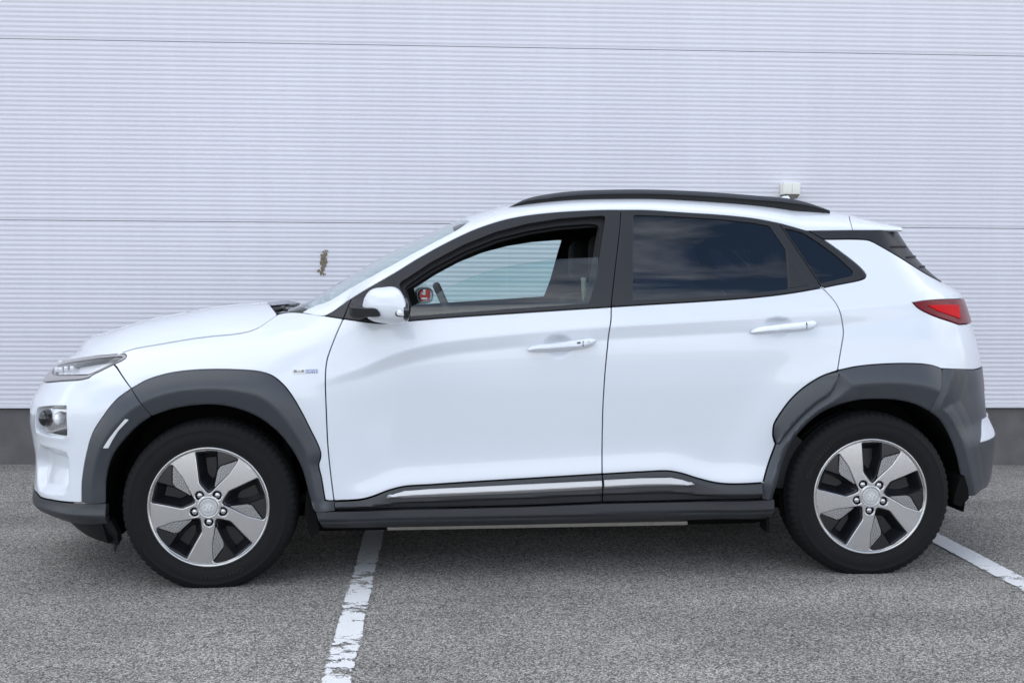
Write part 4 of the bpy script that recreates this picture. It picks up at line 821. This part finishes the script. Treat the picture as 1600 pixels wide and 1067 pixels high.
both('pillar_lining', side_panel(inset(clean(lin), .002), -.036, holes=[inset(clean(wf), .022), inset(clean(wr), .012), inset(clean(wq), .010)], step=.03, gap=0, depth=.01), 'black')
part('headliner', top_panel([(-.28, .02), (1.45, .02), (1.45, 1), (-.28, 1)], -.032, step=.05, gap=0, depth=.004), 'seat', car, both=True)

# --- roof rails
rt = smooth_line(O['rail_top'], .02)
for sgn in (-1, 1):
    rings = []; base = []
    x0, x1 = rt[0, 0], rt[-1, 0]
    for x, z in rt:
        e = min(1, max(.10, min((x-x0)/.16, (x1-x)/.16))); h = .019*e+.003; w = .016*(.55+.45*e); y = .548
        sec = [(-w, -h*.9), (-w*1.05, -h*.35), (-w*.75, -h*.06), (0, 0), (w*.75, -h*.06), (w*1.05, -h*.35), (w, -h*.9)]
        rings.append([(x, sgn*(y+a), z+b) for a, b in (sec if sgn > 0 else sec[::-1])])
        tv = np.linspace(0, 1, 60); tp_ = top_point(np.full(60, x), tv); zr = float(np.interp(-y, tp_[:, 1], tp_[:, 2]))
        zt = z-h*.55; zb = min(zr-.004, zt-.002); base.append([(x, sgn*(y-.006), zb), (x, sgn*(y+.007), zb), (x, sgn*(y+.007), zt), (x, sgn*(y-.006), zt)])
    V, Fc = loft(rings); rl = mesh_obj('roof_rail', V, Fc, MT['clad'], car)
    V, Fc = loft(base); mesh_obj('rail_base', V, Fc, MT['black'], rl, smooth=False)
# aerial fin
V, Fc = loft([[(1.12, -.012, 1.535), (1.25, -.03, 1.520), (1.25, .03, 1.520), (1.12, .012, 1.535)], [(1.17, -.008, 1.575), (1.235, -.012, 1.578), (1.235, .012, 1.578), (1.17, .008, 1.575)], [(1.205, -.003, 1.592), (1.228, -.004, 1.594), (1.228, .004, 1.594), (1.205, .003, 1.592)]])
V = [(x, y, z-.012) for x, y, z in V]; mesh_obj('aerial_fin', V, Fc, MT['white'], car, smooth=False)

# --- badge on the wing
bd = O['badge']; (bx0, bz0), (bx1, bz1) = bd[3], bd[1]; bm_ = (bx0+bx1)/2; zc = (bd[0][1]+bd[3][1])/2; zd = (bd[1][1]+bd[2][1])/2; hh = .0075
pl = part('badge', side_panel(fillet([(bx0-.001, zc-hh-.001), (bx1+.001, zd-hh-.001), (bx1+.001, zd+hh+.001), (bx0-.001, zc+hh+.001)], .003), .0025, step=.006, gap=0, rnd=.0008, depth=.004), 'badge', car, label='small silver and blue lettered badge on the front wing')
part('badge_field', side_panel([(bm_+.001, zc-hh+.001), (bx1-.001, zd-hh+.001), (bx1-.001, zd+hh-.001), (bm_+.001, zc+hh-.001)], .0032, step=.006, gap=0, rnd=.0003, depth=.001), 'blue', pl)
def lettering(name, body, size, loc, rot, m, parent, bold=0., width=None):
    cu = bpy.data.curves.new(name, 'FONT'); cu.body = body; cu.size = size; cu.align_x = 'CENTER'; cu.align_y = 'CENTER'; cu.extrude = .0004; cu.offset = bold
    tmp = bpy.data.objects.new(name+'_tmp', cu); COL.objects.link(tmp); bpy.context.view_layer.update()
    me = bpy.data.meshes.new_from_object(tmp.evaluated_get(bpy.context.evaluated_depsgraph_get())); bpy.data.objects.remove(tmp)
    if width:
        xs = [v.co.x for v in me.vertices]; k = width/(max(xs)-min(xs))
        for v in me.vertices: v.co.x *= k
    me.materials.clear(); me.materials.append(m)
    o = link(name, me, parent); o.matrix_local = Matrix.Translation(loc) @ rot; return o
RX = Matrix.Rotation(math.pi/2, 4, 'X')
by = lambda x, z: -float(half_width(x, z))
def facing(x, z):
    e = .01; sl = (by(x+e, z)-by(x-e, z))/(2*e); st = (by(x, z+e)-by(x, z-e))/(2*e)
    return Matrix.Rotation(math.atan(sl), 4, 'Z') @ Matrix.Rotation(-math.atan(st), 4, 'X') @ RX
for (wd, cx, m) in (('BLUE', (bx0+bm_)/2, MT['boxdark']), ('DRIVE', (bm_+bx1)/2, MT['signwhite'])):
    lettering('badge_letters', wd, .0125, (cx, by(cx, zc)-.0040, (zc+zd)/2), facing(cx, zc), m, pl, .0003, (bx1-bx0)*.42)

# --- door mirrors
mo = np.array(O['mirror']); mo = smooth_line(np.vstack([mo, mo[:1]]), .008)
xa, xb = mo[:, 0].min(), mo[:, 0].max()-.006
def spanz(x):
    c = []
    for p, q in zip(mo[:-1], mo[1:]):
        if (p[0]-x)*(q[0]-x) <= 0 and p[0] != q[0]: c.append(p[1]+(q[1]-p[1])*(x-p[0])/(q[0]-p[0]))
    return (min(c), max(c)) if len(c) > 1 else (p[1], p[1])
for i, sgn in enumerate((-1, 1)):
    rings = []
    for t in np.concatenate([[.004], np.linspace(.05, 1, 18)]):
        x = xa+(xb-xa)*t; lo, hi = spanz(x); zc_ = (lo+hi)/2+(0 if sgn < 0 else .033); h = (hi-lo)/2; wy = .098*(1-(1-t)**2.4)**.5; yc = 1.000-.012*(1-t)
        rings.append([(x+(0 if sgn < 0 else .090)+(wy*np.sign(math.cos(a))*abs(math.cos(a))**.72-.098)*(.10 if sgn < 0 else .46)*t*t, sgn*(yc+wy*np.sign(math.cos(a))*abs(math.cos(a))**.72), zc_+h*np.sign(math.sin(a))*abs(math.sin(a))**.80) for a in np.linspace(0, 2*math.pi, 40, endpoint=False)])
    if sgn < 0: rings = [r[::-1] for r in rings]
    V, Fc = loft(rings, caps=True); mr = mesh_obj('wing_mirror', V, Fc, MT['white'], car)
    last = np.array(rings[-1]); c = last.mean(0)
    r2 = [[tuple(c+(p-c)*s+np.array([dx, 0, 0])) for p in last] for s, dx in ((1.004, -.008), (1.012, .002), (1.0, .011), (.90 if sgn < 0 else .76, .013), (.88 if sgn < 0 else .74, .004))]
    V, Fc = loft(r2); mesh_obj('mirror_bezel', V, Fc, MT['gloss'], mr)
    g = [tuple(c+(p-c)*(.87 if sgn < 0 else .73)+np.array([.0142, 0, 0])) for p in last]
    me = new_mesh('mirror_glass', g, [tuple(range(len(g)))], MT['mirror'], smooth=False); link('mirror_glass', me, mr)
    ar = smooth_line(np.vstack([O['mirror_arm'], O['mirror_arm'][:1]]), .01)[:-1]
    V, Fc = loft([[(x, sgn*y, z-.0*y) for x, z in ar] for y in (.80, .95, 1.02, 1.066)] + [[(x+.004, sgn*1.084, z) for x, z in (ar-ar.mean(0))*[.86, .8]+ar.mean(0)]]); mesh_obj('mirror_arm', V, Fc, MT['black'], mr, smooth=False)
    si = smooth_line(np.vstack([O['signal'], O['signal'][:1]]), .004)[:-1]
    sx = [(x, z) for x, z in si]; cxs = np.mean([p[0] for p in sx]); czs = np.mean([p[1] for p in sx])
    V, Fc = loft([[(x, sgn*1.05, z) for x, z in sx], [(x, sgn*1.0935, z) for x, z in sx], [(cxs+(x-cxs)*.8, sgn*1.0955, czs+(z-czs)*.8) for x, z in sx]]); sig = mesh_obj('turn_signal', V, Fc, MT['lampsil'], mr)
    V, Fc = loft([[(cxs+(x-cxs)*1.16-.0015, sgn*y, czs+(z-czs)*1.22) for x, z in sx] for y in (1.05, 1.0925)]); mesh_obj('signal_rim', V, Fc, MT['black'], sig, smooth=False)

# --- cowl, wipers
V, Fc = [], []
xs_ = np.linspace(-1.24, -.90, 8); ys_ = np.linspace(-.66, .66, 17)
for x in xs_:
    for y in ys_: V.append((x-.05*(1-(y/.66)**2), y, 1.000-.10*max(0, (-1.06-x)) + .012*(1-(y/.66)**2)))
for i in range(7):
    for j in range(16): a = i*17+j; Fc.append((a, a+17, a+18, a+1))
cw = mesh_obj('cowl', V, Fc, MT['black'], car)
for (py, ln) in ((-.48, .60), (.06, .52)):
    V, Fc = tube_data([(-1.135, py, 1.03), (-1.10, py+.02, 1.068), (-1.07, py+.09, 1.072), (-1.10, py+.30, 1.075)], [.016, .014, .010, .007], 8); wp = mesh_obj('wiper', V, Fc, MT['frame'], car)
    V, Fc = tube_data([(-1.03, py-.10, 1.070), (-1.07, py+.1, 1.074), (-1.10, py+.3, 1.076), (-1.11, py+.45, 1.076)], .007, 6); mesh_obj('wiper_blade', V, Fc, MT['black'], wp)
    V, Fc = box_data((-1.12, py, 1.028), (.06, .055, .035), .01); mesh_obj('wiper_pivot', V, Fc, MT['frame'], wp)

# --- wheel housings, underbody, splash guards
for hx in (-1.3, 1.3):
    for sgn in (-1, 1):
        rings = []
        for y, r in ((.80, .428), (.78, .418), (.52, .412)):
            rings.append([(hx+r*math.cos(a), sgn*y, .325+r*math.sin(a)) for a in np.linspace(*((-.12, math.pi+.36) if hx < 0 else (-.20, math.pi+.12)), 40)])
        V, Fc = loft(rings, close=False, caps=False); n0 = len(V); V.append((hx, sgn*.52, .325)); Fc += [(80+j, 80+j+1, n0) for j in range(39)]
        mesh_obj('wheel_housing', V, Fc, MT['liner'], car, smooth=False)
V, Fc = box_data((0, 0, .255), (1.86, 1.34, .16), .03); V2, F2 = box_data((0, 0, .285), (3.6, 1.20, .12), .03); Fc = Fc + [tuple(i+len(V) for i in f) for f in F2]; V = V + V2; ub = mesh_obj('underbody', V, Fc, MT['under'], car)
V, Fc = box_data((-.015, -.700, .1985), (1.222, .05, .016), .003); mesh_obj('sill_flange', V, Fc, MT['pipe'], ub)
V, Fc = box_data((-.015, .700, .1985), (1.222, .05, .016), .003); mesh_obj('sill_flange', V, Fc, MT['pipe'], ub)
for key in ('mud_f', 'mud_r'):
    for sgn in (-1, 1):
        V, Fc = loft([[(x, sgn*y, z) for x, z in O[key]] for y in (.845, .66)]); mesh_obj('splash_guard', V, Fc, MT['under'], car, smooth=False)
V, Fc = box_data((.893, -.80, .212), (.012, .10, .06)); mesh_obj('splash_guard', V, Fc, MT['under'], car, smooth=False)

# --- inside: shell trim, dashboard, wheel, seats
card = [(-.93, .34), (1.10, .34), (1.10, .50), (.93, .62), (1.05, .78), (1.20, .80), (1.20, 1.085), (.9, 1.10), (.24, 1.092), (-.3, 1.063), (-.60, 1.045), (-.93, 1.01)]
both('door_card', side_panel(card, -.055, step=.03, gap=0, depth=.02), 'dash')
both('inner_quarter', side_panel([(1.20, .80), (1.62, .84), (1.72, 1.0), (1.60, 1.17), (1.36, 1.30), (1.20, 1.085)], -.05, step=.03, gap=0, depth=.02), 'seat')
V, Fc = box_data((.2, 0, .33), (2.6, 1.5, .03)); mesh_obj('cabin_floor', V, Fc, MT['under'], car, smooth=False)
V, Fc = box_data((-1.02, 0, .70), (.03, 1.4, .62)); mesh_obj('bulkhead', V, Fc, MT['under'], car, smooth=False)
V, Fc = loft([[(-1.02, y, .62), (-.62, y, .66), (-.56, y, .86), (-.60, y, .985), (-.70, y, 1.035), (-.85, y, 1.035), (-1.04, y, .99)] for y in (-.74, -.6, -.2, .2, .6, .74)]); mesh_obj('dashboard', V, Fc, MT['dash'], car)
c0 = Vector((-.345, -.37, .998)); ax = Vector((math.cos(math.radians(24)), 0, math.sin(math.radians(24)))); up = Vector((-math.sin(math.radians(24)), 0, math.cos(math.radians(24))))
R_ = .185; V, Fc = [], []; nA, nB = 48, 10
for i in range(nA):
    a = i*2*math.pi/nA; d = Vector((0, 1, 0))*math.cos(a)+up*math.sin(a)
    for j in range(nB):
        b = j*2*math.pi/nB; V.append(tuple(c0+d*(R_+.017*math.cos(b))+ax*.017*math.sin(b)))
for i in range(nA):
    for j in range(nB): Fc.append((i*nB+j, ((i+1) % nA)*nB+j, ((i+1) % nA)*nB+(j+1) % nB, i*nB+(j+1) % nB))
sw = mesh_obj('steering_wheel', V, Fc, MT['dash'], car)
V, Fc = box_data((0, 0, 0), (.05, .16, .12), .02); V = [tuple(c0+ax*(-.02+x)+Vector((0, y, 0))+up*z) for x, y, z in V]; mesh_obj('wheel_boss', V, Fc, MT['dash'], sw)
for s in (-1, 1):
    V, Fc = tube_data([c0+ax*-.02, c0+Vector((0, s*.09, 0))+ax*-.015, c0+Vector((0, s*.18, 0))], .016, 8); mesh_obj('wheel_spoke', V, Fc, MT['dash'], sw)
def seat(x, y, w, head=True):
    rings = []
    for t in np.linspace(0, 1, 9):
        cx = x+.20*t; cz = .50+.62*t; ww = w*(1-.18*t**2)/2; th = .065-.02*t
        rings.append([(cx+th*math.cos(a), y+ww*np.sign(math.sin(a))*abs(math.sin(a))**.6, cz+.3*th*math.cos(a)) for a in np.linspace(0, 2*math.pi, 20, endpoint=False)])
    V, Fc = loft(rings); st = mesh_obj('seat', V, Fc, MT['seat'], car)
    V, Fc = box_data((x-.22, y, .50), (.50, w, .17), .05); mesh_obj('seat_cushion', V, Fc, MT['seat'], st)
    if head:
        V, Fc = box_data((x+.255, y, 1.285), (.12, .27, .21), .05); mesh_obj('head_restraint', V, Fc, MT['seat'], st)
seat(.05, -.37, .52); seat(.05, .37, .52); seat(.98, -.36, .58); seat(.98, .36, .58)
V, Fc = tube_data([(.165, -.745, 1.20), (.17, -.74, 1.12), (.185, -.735, 1.065), (.21, -.735, 1.03)], .011, 8, 1.); mesh_obj('seat_belt', V, Fc, MT['beige'], car)
V, Fc = box_data((1.40, 0, .90), (.6, 1.2, .03)); mesh_obj('parcel_shelf', V, Fc, MT['under'], car, smooth=False)
# ------------------------------------------------------------------ wheels: local frame, outer face towards -y
RS = .2315; TYC = .097                                    # rim radius, face ahead of the tyre's middle plane
def disc_pos(depth):
    def f(P):
        r = np.hypot(P[:, 0], P[:, 1]); return np.stack([P[:, 0], -TYC+depth+.012*np.clip(1-r/.19, 0, 1)**1.5*0+.006*np.clip((r-.05)/.16, 0, 1)*0, P[:, 1]], -1)
    return f
def face_depth(P):
    r = np.hypot(P[:, 0], P[:, 1]); return np.stack([P[:, 0], -TYC + .010*np.clip((.085-r)/.05, 0, 1)**2*0 + .007*(r/.22)**2 - .004, P[:, 1]], -1)
def rot2(P, a):
    c, s = math.cos(a), math.sin(a); P = np.asarray(P, float); return np.stack([P[:, 0]*c-P[:, 1]*s, P[:, 0]*s+P[:, 1]*c], -1)
pocket = np.array([(-.203, .915), (.140, .935), (.150, .63), (.085, .33), (.05, .255), (.005, .235), (-.05, .285), (-.148, .40)])*RS
insert = np.array([(.148, .935), (.33, .90), (.455, .835), (.485, .78), (.203, .690), (.158, .63)])*RS
dots = np.array([(.158, .615), (.203, .680), (.487, .768), (.345, .55), (.11, .33), (.098, .34)])*RS
cut = np.array([(-.203, .915), (.0, .935), (.148, .935), (.33, .90), (.455, .840), (.495, .775), (.345, .55), (.11, .32), (.05, .25), (.005, .230), (-.05, .28), (-.148, .40)])*RS
lugr = .243*RS*1.0
def circ(c, r, n=18): return np.array([(c[0]+r*math.cos(a), c[1]+r*math.sin(a)) for a in np.linspace(0, 2*math.pi, n, endpoint=False)])
A5 = [k*2*math.pi/5 for k in range(5)]
lug_c = [(lugr*math.cos(-math.pi/2+a), lugr*math.sin(-math.pi/2+a)) for a in A5]
holes = [fillet(rot2(cut, a), .006) for a in A5] + [circ(c, .0175) for c in lug_c]
fd = grid_panel(circ((0, 0), .2225, 120), face_depth, holes, step=.007, gap=0, depth=.012, rnd=.0034)
def lathe(prof, n=96):
    rings = [[(r*math.cos(a), y, r*math.sin(a)) for a in np.linspace(0, 2*math.pi, n, endpoint=False)] for r, y in prof]
    return loft(rings, caps=False)
V, Fc = lathe([(.2215, -TYC+.010), (.2235, -TYC-.001), (.2275, -TYC-.004), (.2315, -TYC-.002), (.2325, -TYC+.006), (.226, -TYC+.020), (.205, .02), (.205, .09)], 120)
nn = np.zeros((len(V), 3))
rim_me = None
def rim_mesh():
    me = bpy.data.meshes.new('wheel'); a = np.array(V); 
    vv = np.concatenate([fd[0], a]); ff = list(fd[1]) + [tuple(i+len(fd[0]) for i in f[::-1]) for f in Fc]
    me.from_pydata([tuple(p) for p in vv], [], ff); me.materials.append(MT['alloy']); me.polygons.foreach_set('use_smooth', [True]*len(me.polygons)); me.update()
    return me
rim_me = rim_mesh()
def plate(poly, depth, step, rnd, dp): return grid_panel(poly, lambda P: face_depth(P)+np.array([0, depth, 0]), step=step, gap=.0006, depth=dp, rnd=rnd)
P_ins = plate(fillet(insert, .003), .004, .008, .001, .006); ins_me = new_mesh('spoke_insert', P_ins[0], P_ins[1], MT['alloy_mid'], P_ins[2])
P_dot = plate(fillet(dots, .002), .0035, .008, .001, .006)
bv, bf = [], []                                           # raised studs on the dimple plate
e1 = dots[2]-dots[1]; e1 = e1/np.hypot(*e1); e2 = np.array([dots[4][0]-dots[1][0], dots[4][1]-dots[1][1]]); e2 = e2/np.hypot(*e2)
for i in range(-2, 14):
    for j in range(0, 14):
        p = dots[1]+e1*(.0065+i*.0118)+e2*(.006+j*.0100)
        if not inside(p[None], inset(clean(dots), .0038))[0]: continue
        q = face_depth(p[None])[0]; n0 = len(bv); r = .0036; y = q[1]+.0035
        for rr, dy in ((r, 0), (r*.75, -.0026)):
            bv += [(p[0]+sx*rr, y+dy, p[1]+sz*rr) for sx, sz in ((-1, -1), (1, -1), (1, 1), (-1, 1))]
        bf += [(n0, n0+1, n0+5, n0+4), (n0+1, n0+2, n0+6, n0+5), (n0+2, n0+3, n0+7, n0+6), (n0+3, n0, n0+4, n0+7), (n0+4, n0+5, n0+6, n0+7)]
dot_me = new_mesh('dimple_plate', P_dot[0], P_dot[1], MT['plate_grey'], P_dot[2]); stud_me = new_mesh('dimple_studs', bv, bf, MT['chrome'], smooth=False)
pk = densify(clean(fillet(pocket, .006)), .006); cen = pk.mean(0)+np.array([.012, .01])
rings = []
for s, d in ((1.0, -.001), (.985, .004), (.93, .006), (.80, .022), (.62, .048), (.50, .062)):
    rings.append([(cen[0]+(p[0]-cen[0])*s, -TYC+.003+d, cen[1]+(p[1]-cen[1])*s) for p in pk])
pV, pF = loft(rings, caps=False); k = len(pk); pF.append(tuple(5*k+j for j in range(k))); pF = [f[::-1] for f in pF]
pocket_me = new_mesh('spoke_pocket', pV, pF, MT['alloy_dark'], smooth=False)
V_, F_ = loft([[(.0122*math.cos(a), y, .0122*math.sin(a)) for a in np.linspace(0, 2*math.pi, 6, endpoint=False)] for y in (-TYC+.016, -TYC+.004)] + [[(rr*math.cos(a), y, rr*math.sin(a)) for a in np.linspace(0, 2*math.pi, 6, endpoint=False)] for rr, y in ((.009, -TYC+.001), (.004, -TYC-.001))]); lug_me = new_mesh('lug_nut', V_, F_, MT['chrome'])
V_, F_ = lathe([(.0175, -TYC+.0005), (.0172, -TYC+.014), (.001, -TYC+.0145)], 20); lugpit_me = new_mesh('lug_recess', V_, [f[::-1] for f in F_], MT['alloy_dark'])
V_, F_ = lathe([(.0335, -TYC+.006), (.0335, -TYC-.004), (.0315, -TYC-.0065), (.0295, -TYC-.0060), (.018, -TYC-.0072), (.0005, -TYC-.0078)], 48); cap_me = new_mesh('centre_cap', V_, [f[::-1] for f in F_], MT['satin'])
V_, F_ = lathe([(.046, -TYC-.001), (.041, -TYC-.0045), (.035, -TYC-.0045), (.0345, -TYC+.004)], 48); ring_me = new_mesh('cap_ring', V_, [f[::-1] for f in F_], MT['alloy'])
ev, ef = [], []
def ribbon(pts, w):
    n0 = len(ev)
    for i, p in enumerate(pts):
        a, b = np.array(pts[max(i-1, 0)]), np.array(pts[min(i+1, len(pts)-1)]); d = b-a; d = d/np.hypot(*d); n = np.array([-d[1], d[0]])
        ww = w if not hasattr(w, '__len__') else w[i]
        for s in (1, -1): q = np.array(p)+n*s*ww; ev.append((q[0], -TYC-.0092, q[1]))
    for i in range(len(pts)-1): a = n0+2*i; ef.append((a, a+1, a+3, a+2))
ribbon([(.0205*math.cos(a), .0115*math.sin(a)) for a in np.linspace(0, 2*math.pi, 41)], .0011)
ribbon([(-.0105, -.0085), (-.0075, -.002), (-.0030, .0085)], .0019); ribbon([(.0030, -.0085), (.0075, .002), (.0105, .0085)], .0019); ribbon([(-.0095, -.0030), (-.003, .0002), (.003, -.0002), (.0095, .0030)], .0017)
emb_me = new_mesh('cap_emblem', ev, ef, MT['signwhite'], smooth=False)
# tyre
half = [(.2245, -.084), (.2300, -.0965), (.2345, -.1005), (.2365, -.1000), (.246, -.1045), (.262, -.1080), (.280, -.1078), (.2955, -.1040), (.2975, -.1052), (.3000, -.1025), (.3115, -.0965), (.3200, -.0905), (.3270, -.0815), (.3310, -.0700), (.3328, -.0560), (.3330, -.0550), (.3255, -.0540), (.3255, -.0450), (.3340, -.0440), (.3348, -.0250), (.3350, -.0080), (.3270, -.0070)]
prof = half + [(r, -y) for r, y in half[::-1]]
nA = 432; tv, tf = [], []
for i in range(nA):
    a = i*2*math.pi/nA; ph = i % 6
    for r, y in prof:
        if abs(y) > .058 and r > .316: rr = r-(.0034 if ph in (0, 1) else 0)
        elif abs(y) < .058 and r > .33 and ph == int(abs(y)*120) % 6: rr = r-.005
        else: rr = r
        x, z = rr*math.cos(a), rr*math.sin(a)
        zg = -(.325-GZ); 
        if z < zg+.02:
            s = np.clip((zg+.02-z)/.042, 0, 1); z2 = max(z, zg); y = y+np.sign(y)*.006*s*(rr < .325); z = z2 if z2 > zg else zg
        tv.append((x, y, z))
m = len(prof)
for i in range(nA):
    for j in range(m-1): tf.append((i*m+j, i*m+j+1, ((i+1) % nA)*m+j+1, ((i+1) % nA)*m+j))
def tyre_mesh(spin):
    me = new_mesh('tyre', tv, tf, MT['rubber']); return me
tyre_me = tyre_mesh(0)
V_, F_ = lathe([(.16, .0), (.16, -.02), (.06, -.02), (.06, -.04), (.001, -.04)], 48); disc_me = new_mesh('brake_disc', V_, [f[::-1] for f in F_], MT['under'])
def wheel(x, sgn, spin, letters=None):
    yc = .778
    w = link('wheel', rim_me, car, label='silver five spoke alloy wheel with black tyre'); w.location = (x, sgn*yc, .325)
    Rw = Matrix.Rotation(math.pi if sgn > 0 else 0, 4, 'Z'); w.matrix_local = Matrix.Translation((x, sgn*yc, .325)) @ Rw @ Matrix.Rotation(-spin, 4, 'Y')
    back = Matrix.Rotation(spin, 4, 'Y')
    t = link('tyre', tyre_me, w); t.matrix_local = back
    if letters: o = link('sidewall_lettering', letters, w); o.matrix_local = back
    for a, c in zip(A5, lug_c):
        Ra = Matrix.Rotation(-a, 4, 'Y')
        for nm, me in (('spoke_pocket', pocket_me), ('spoke_insert', ins_me), ('dimple_plate', dot_me)):
            o = link(nm, me, w); o.matrix_local = Ra
        o = link('dimple_studs', stud_me, w, kind='stuff'); o.matrix_local = Ra
        for nm, me in (('lug_nut', lug_me), ('lug_recess', lugpit_me)):
            o = link(nm, me, w); o.location = (c[0], 0, c[1])
    for nm, me in (('centre_cap', cap_me), ('cap_ring', ring_me), ('cap_emblem', emb_me)): link(nm, me, w)
    link('brake_disc', disc_me, w)
def sidewall_letters(word, mid, size, rad):
    vs, fs = [], []
    for i, ch in enumerate(word):
        cu = bpy.data.curves.new('glyph', 'FONT'); cu.body = ch; cu.size = size; cu.align_x = 'CENTER'; cu.extrude = .0006; cu.offset = .0004; cu.resolution_u = 3
        tmp = bpy.data.objects.new('glyph', cu); COL.objects.link(tmp); bpy.context.view_layer.update()
        me = bpy.data.meshes.new_from_object(tmp.evaluated_get(bpy.context.evaluated_depsgraph_get())); bpy.data.objects.remove(tmp)
        th = mid-(i-(len(word)-1)/2)*size*.62/rad; c, s = math.cos(th), math.sin(th); n0 = len(vs)      # tops point outwards
        for v in me.vertices:
            r = rad+v.co.y; tq = v.co.x; vs.append((r*c+tq*s, -.1086-.0003+v.co.z*-1+.0035*max(0, (r-.285)/.01)*.6, r*s-tq*c))
        fs += [tuple(n0+k for k in p.vertices) for p in me.polygons]
    return new_mesh('sidewall_lettering', vs, fs, MT['letter'], smooth=False)
letters_f = sidewall_letters('Continental', math.radians(-80), .024, .262); letters_r = sidewall_letters('Continental', math.radians(-215), .024, .262)
wheel(-1.3, -1, 0., letters_f); wheel(1.3, -1, math.radians(-3), letters_r); wheel(-1.3, 1, .3); wheel(1.3, 1, .9)
car.location = (0, 0, 0)
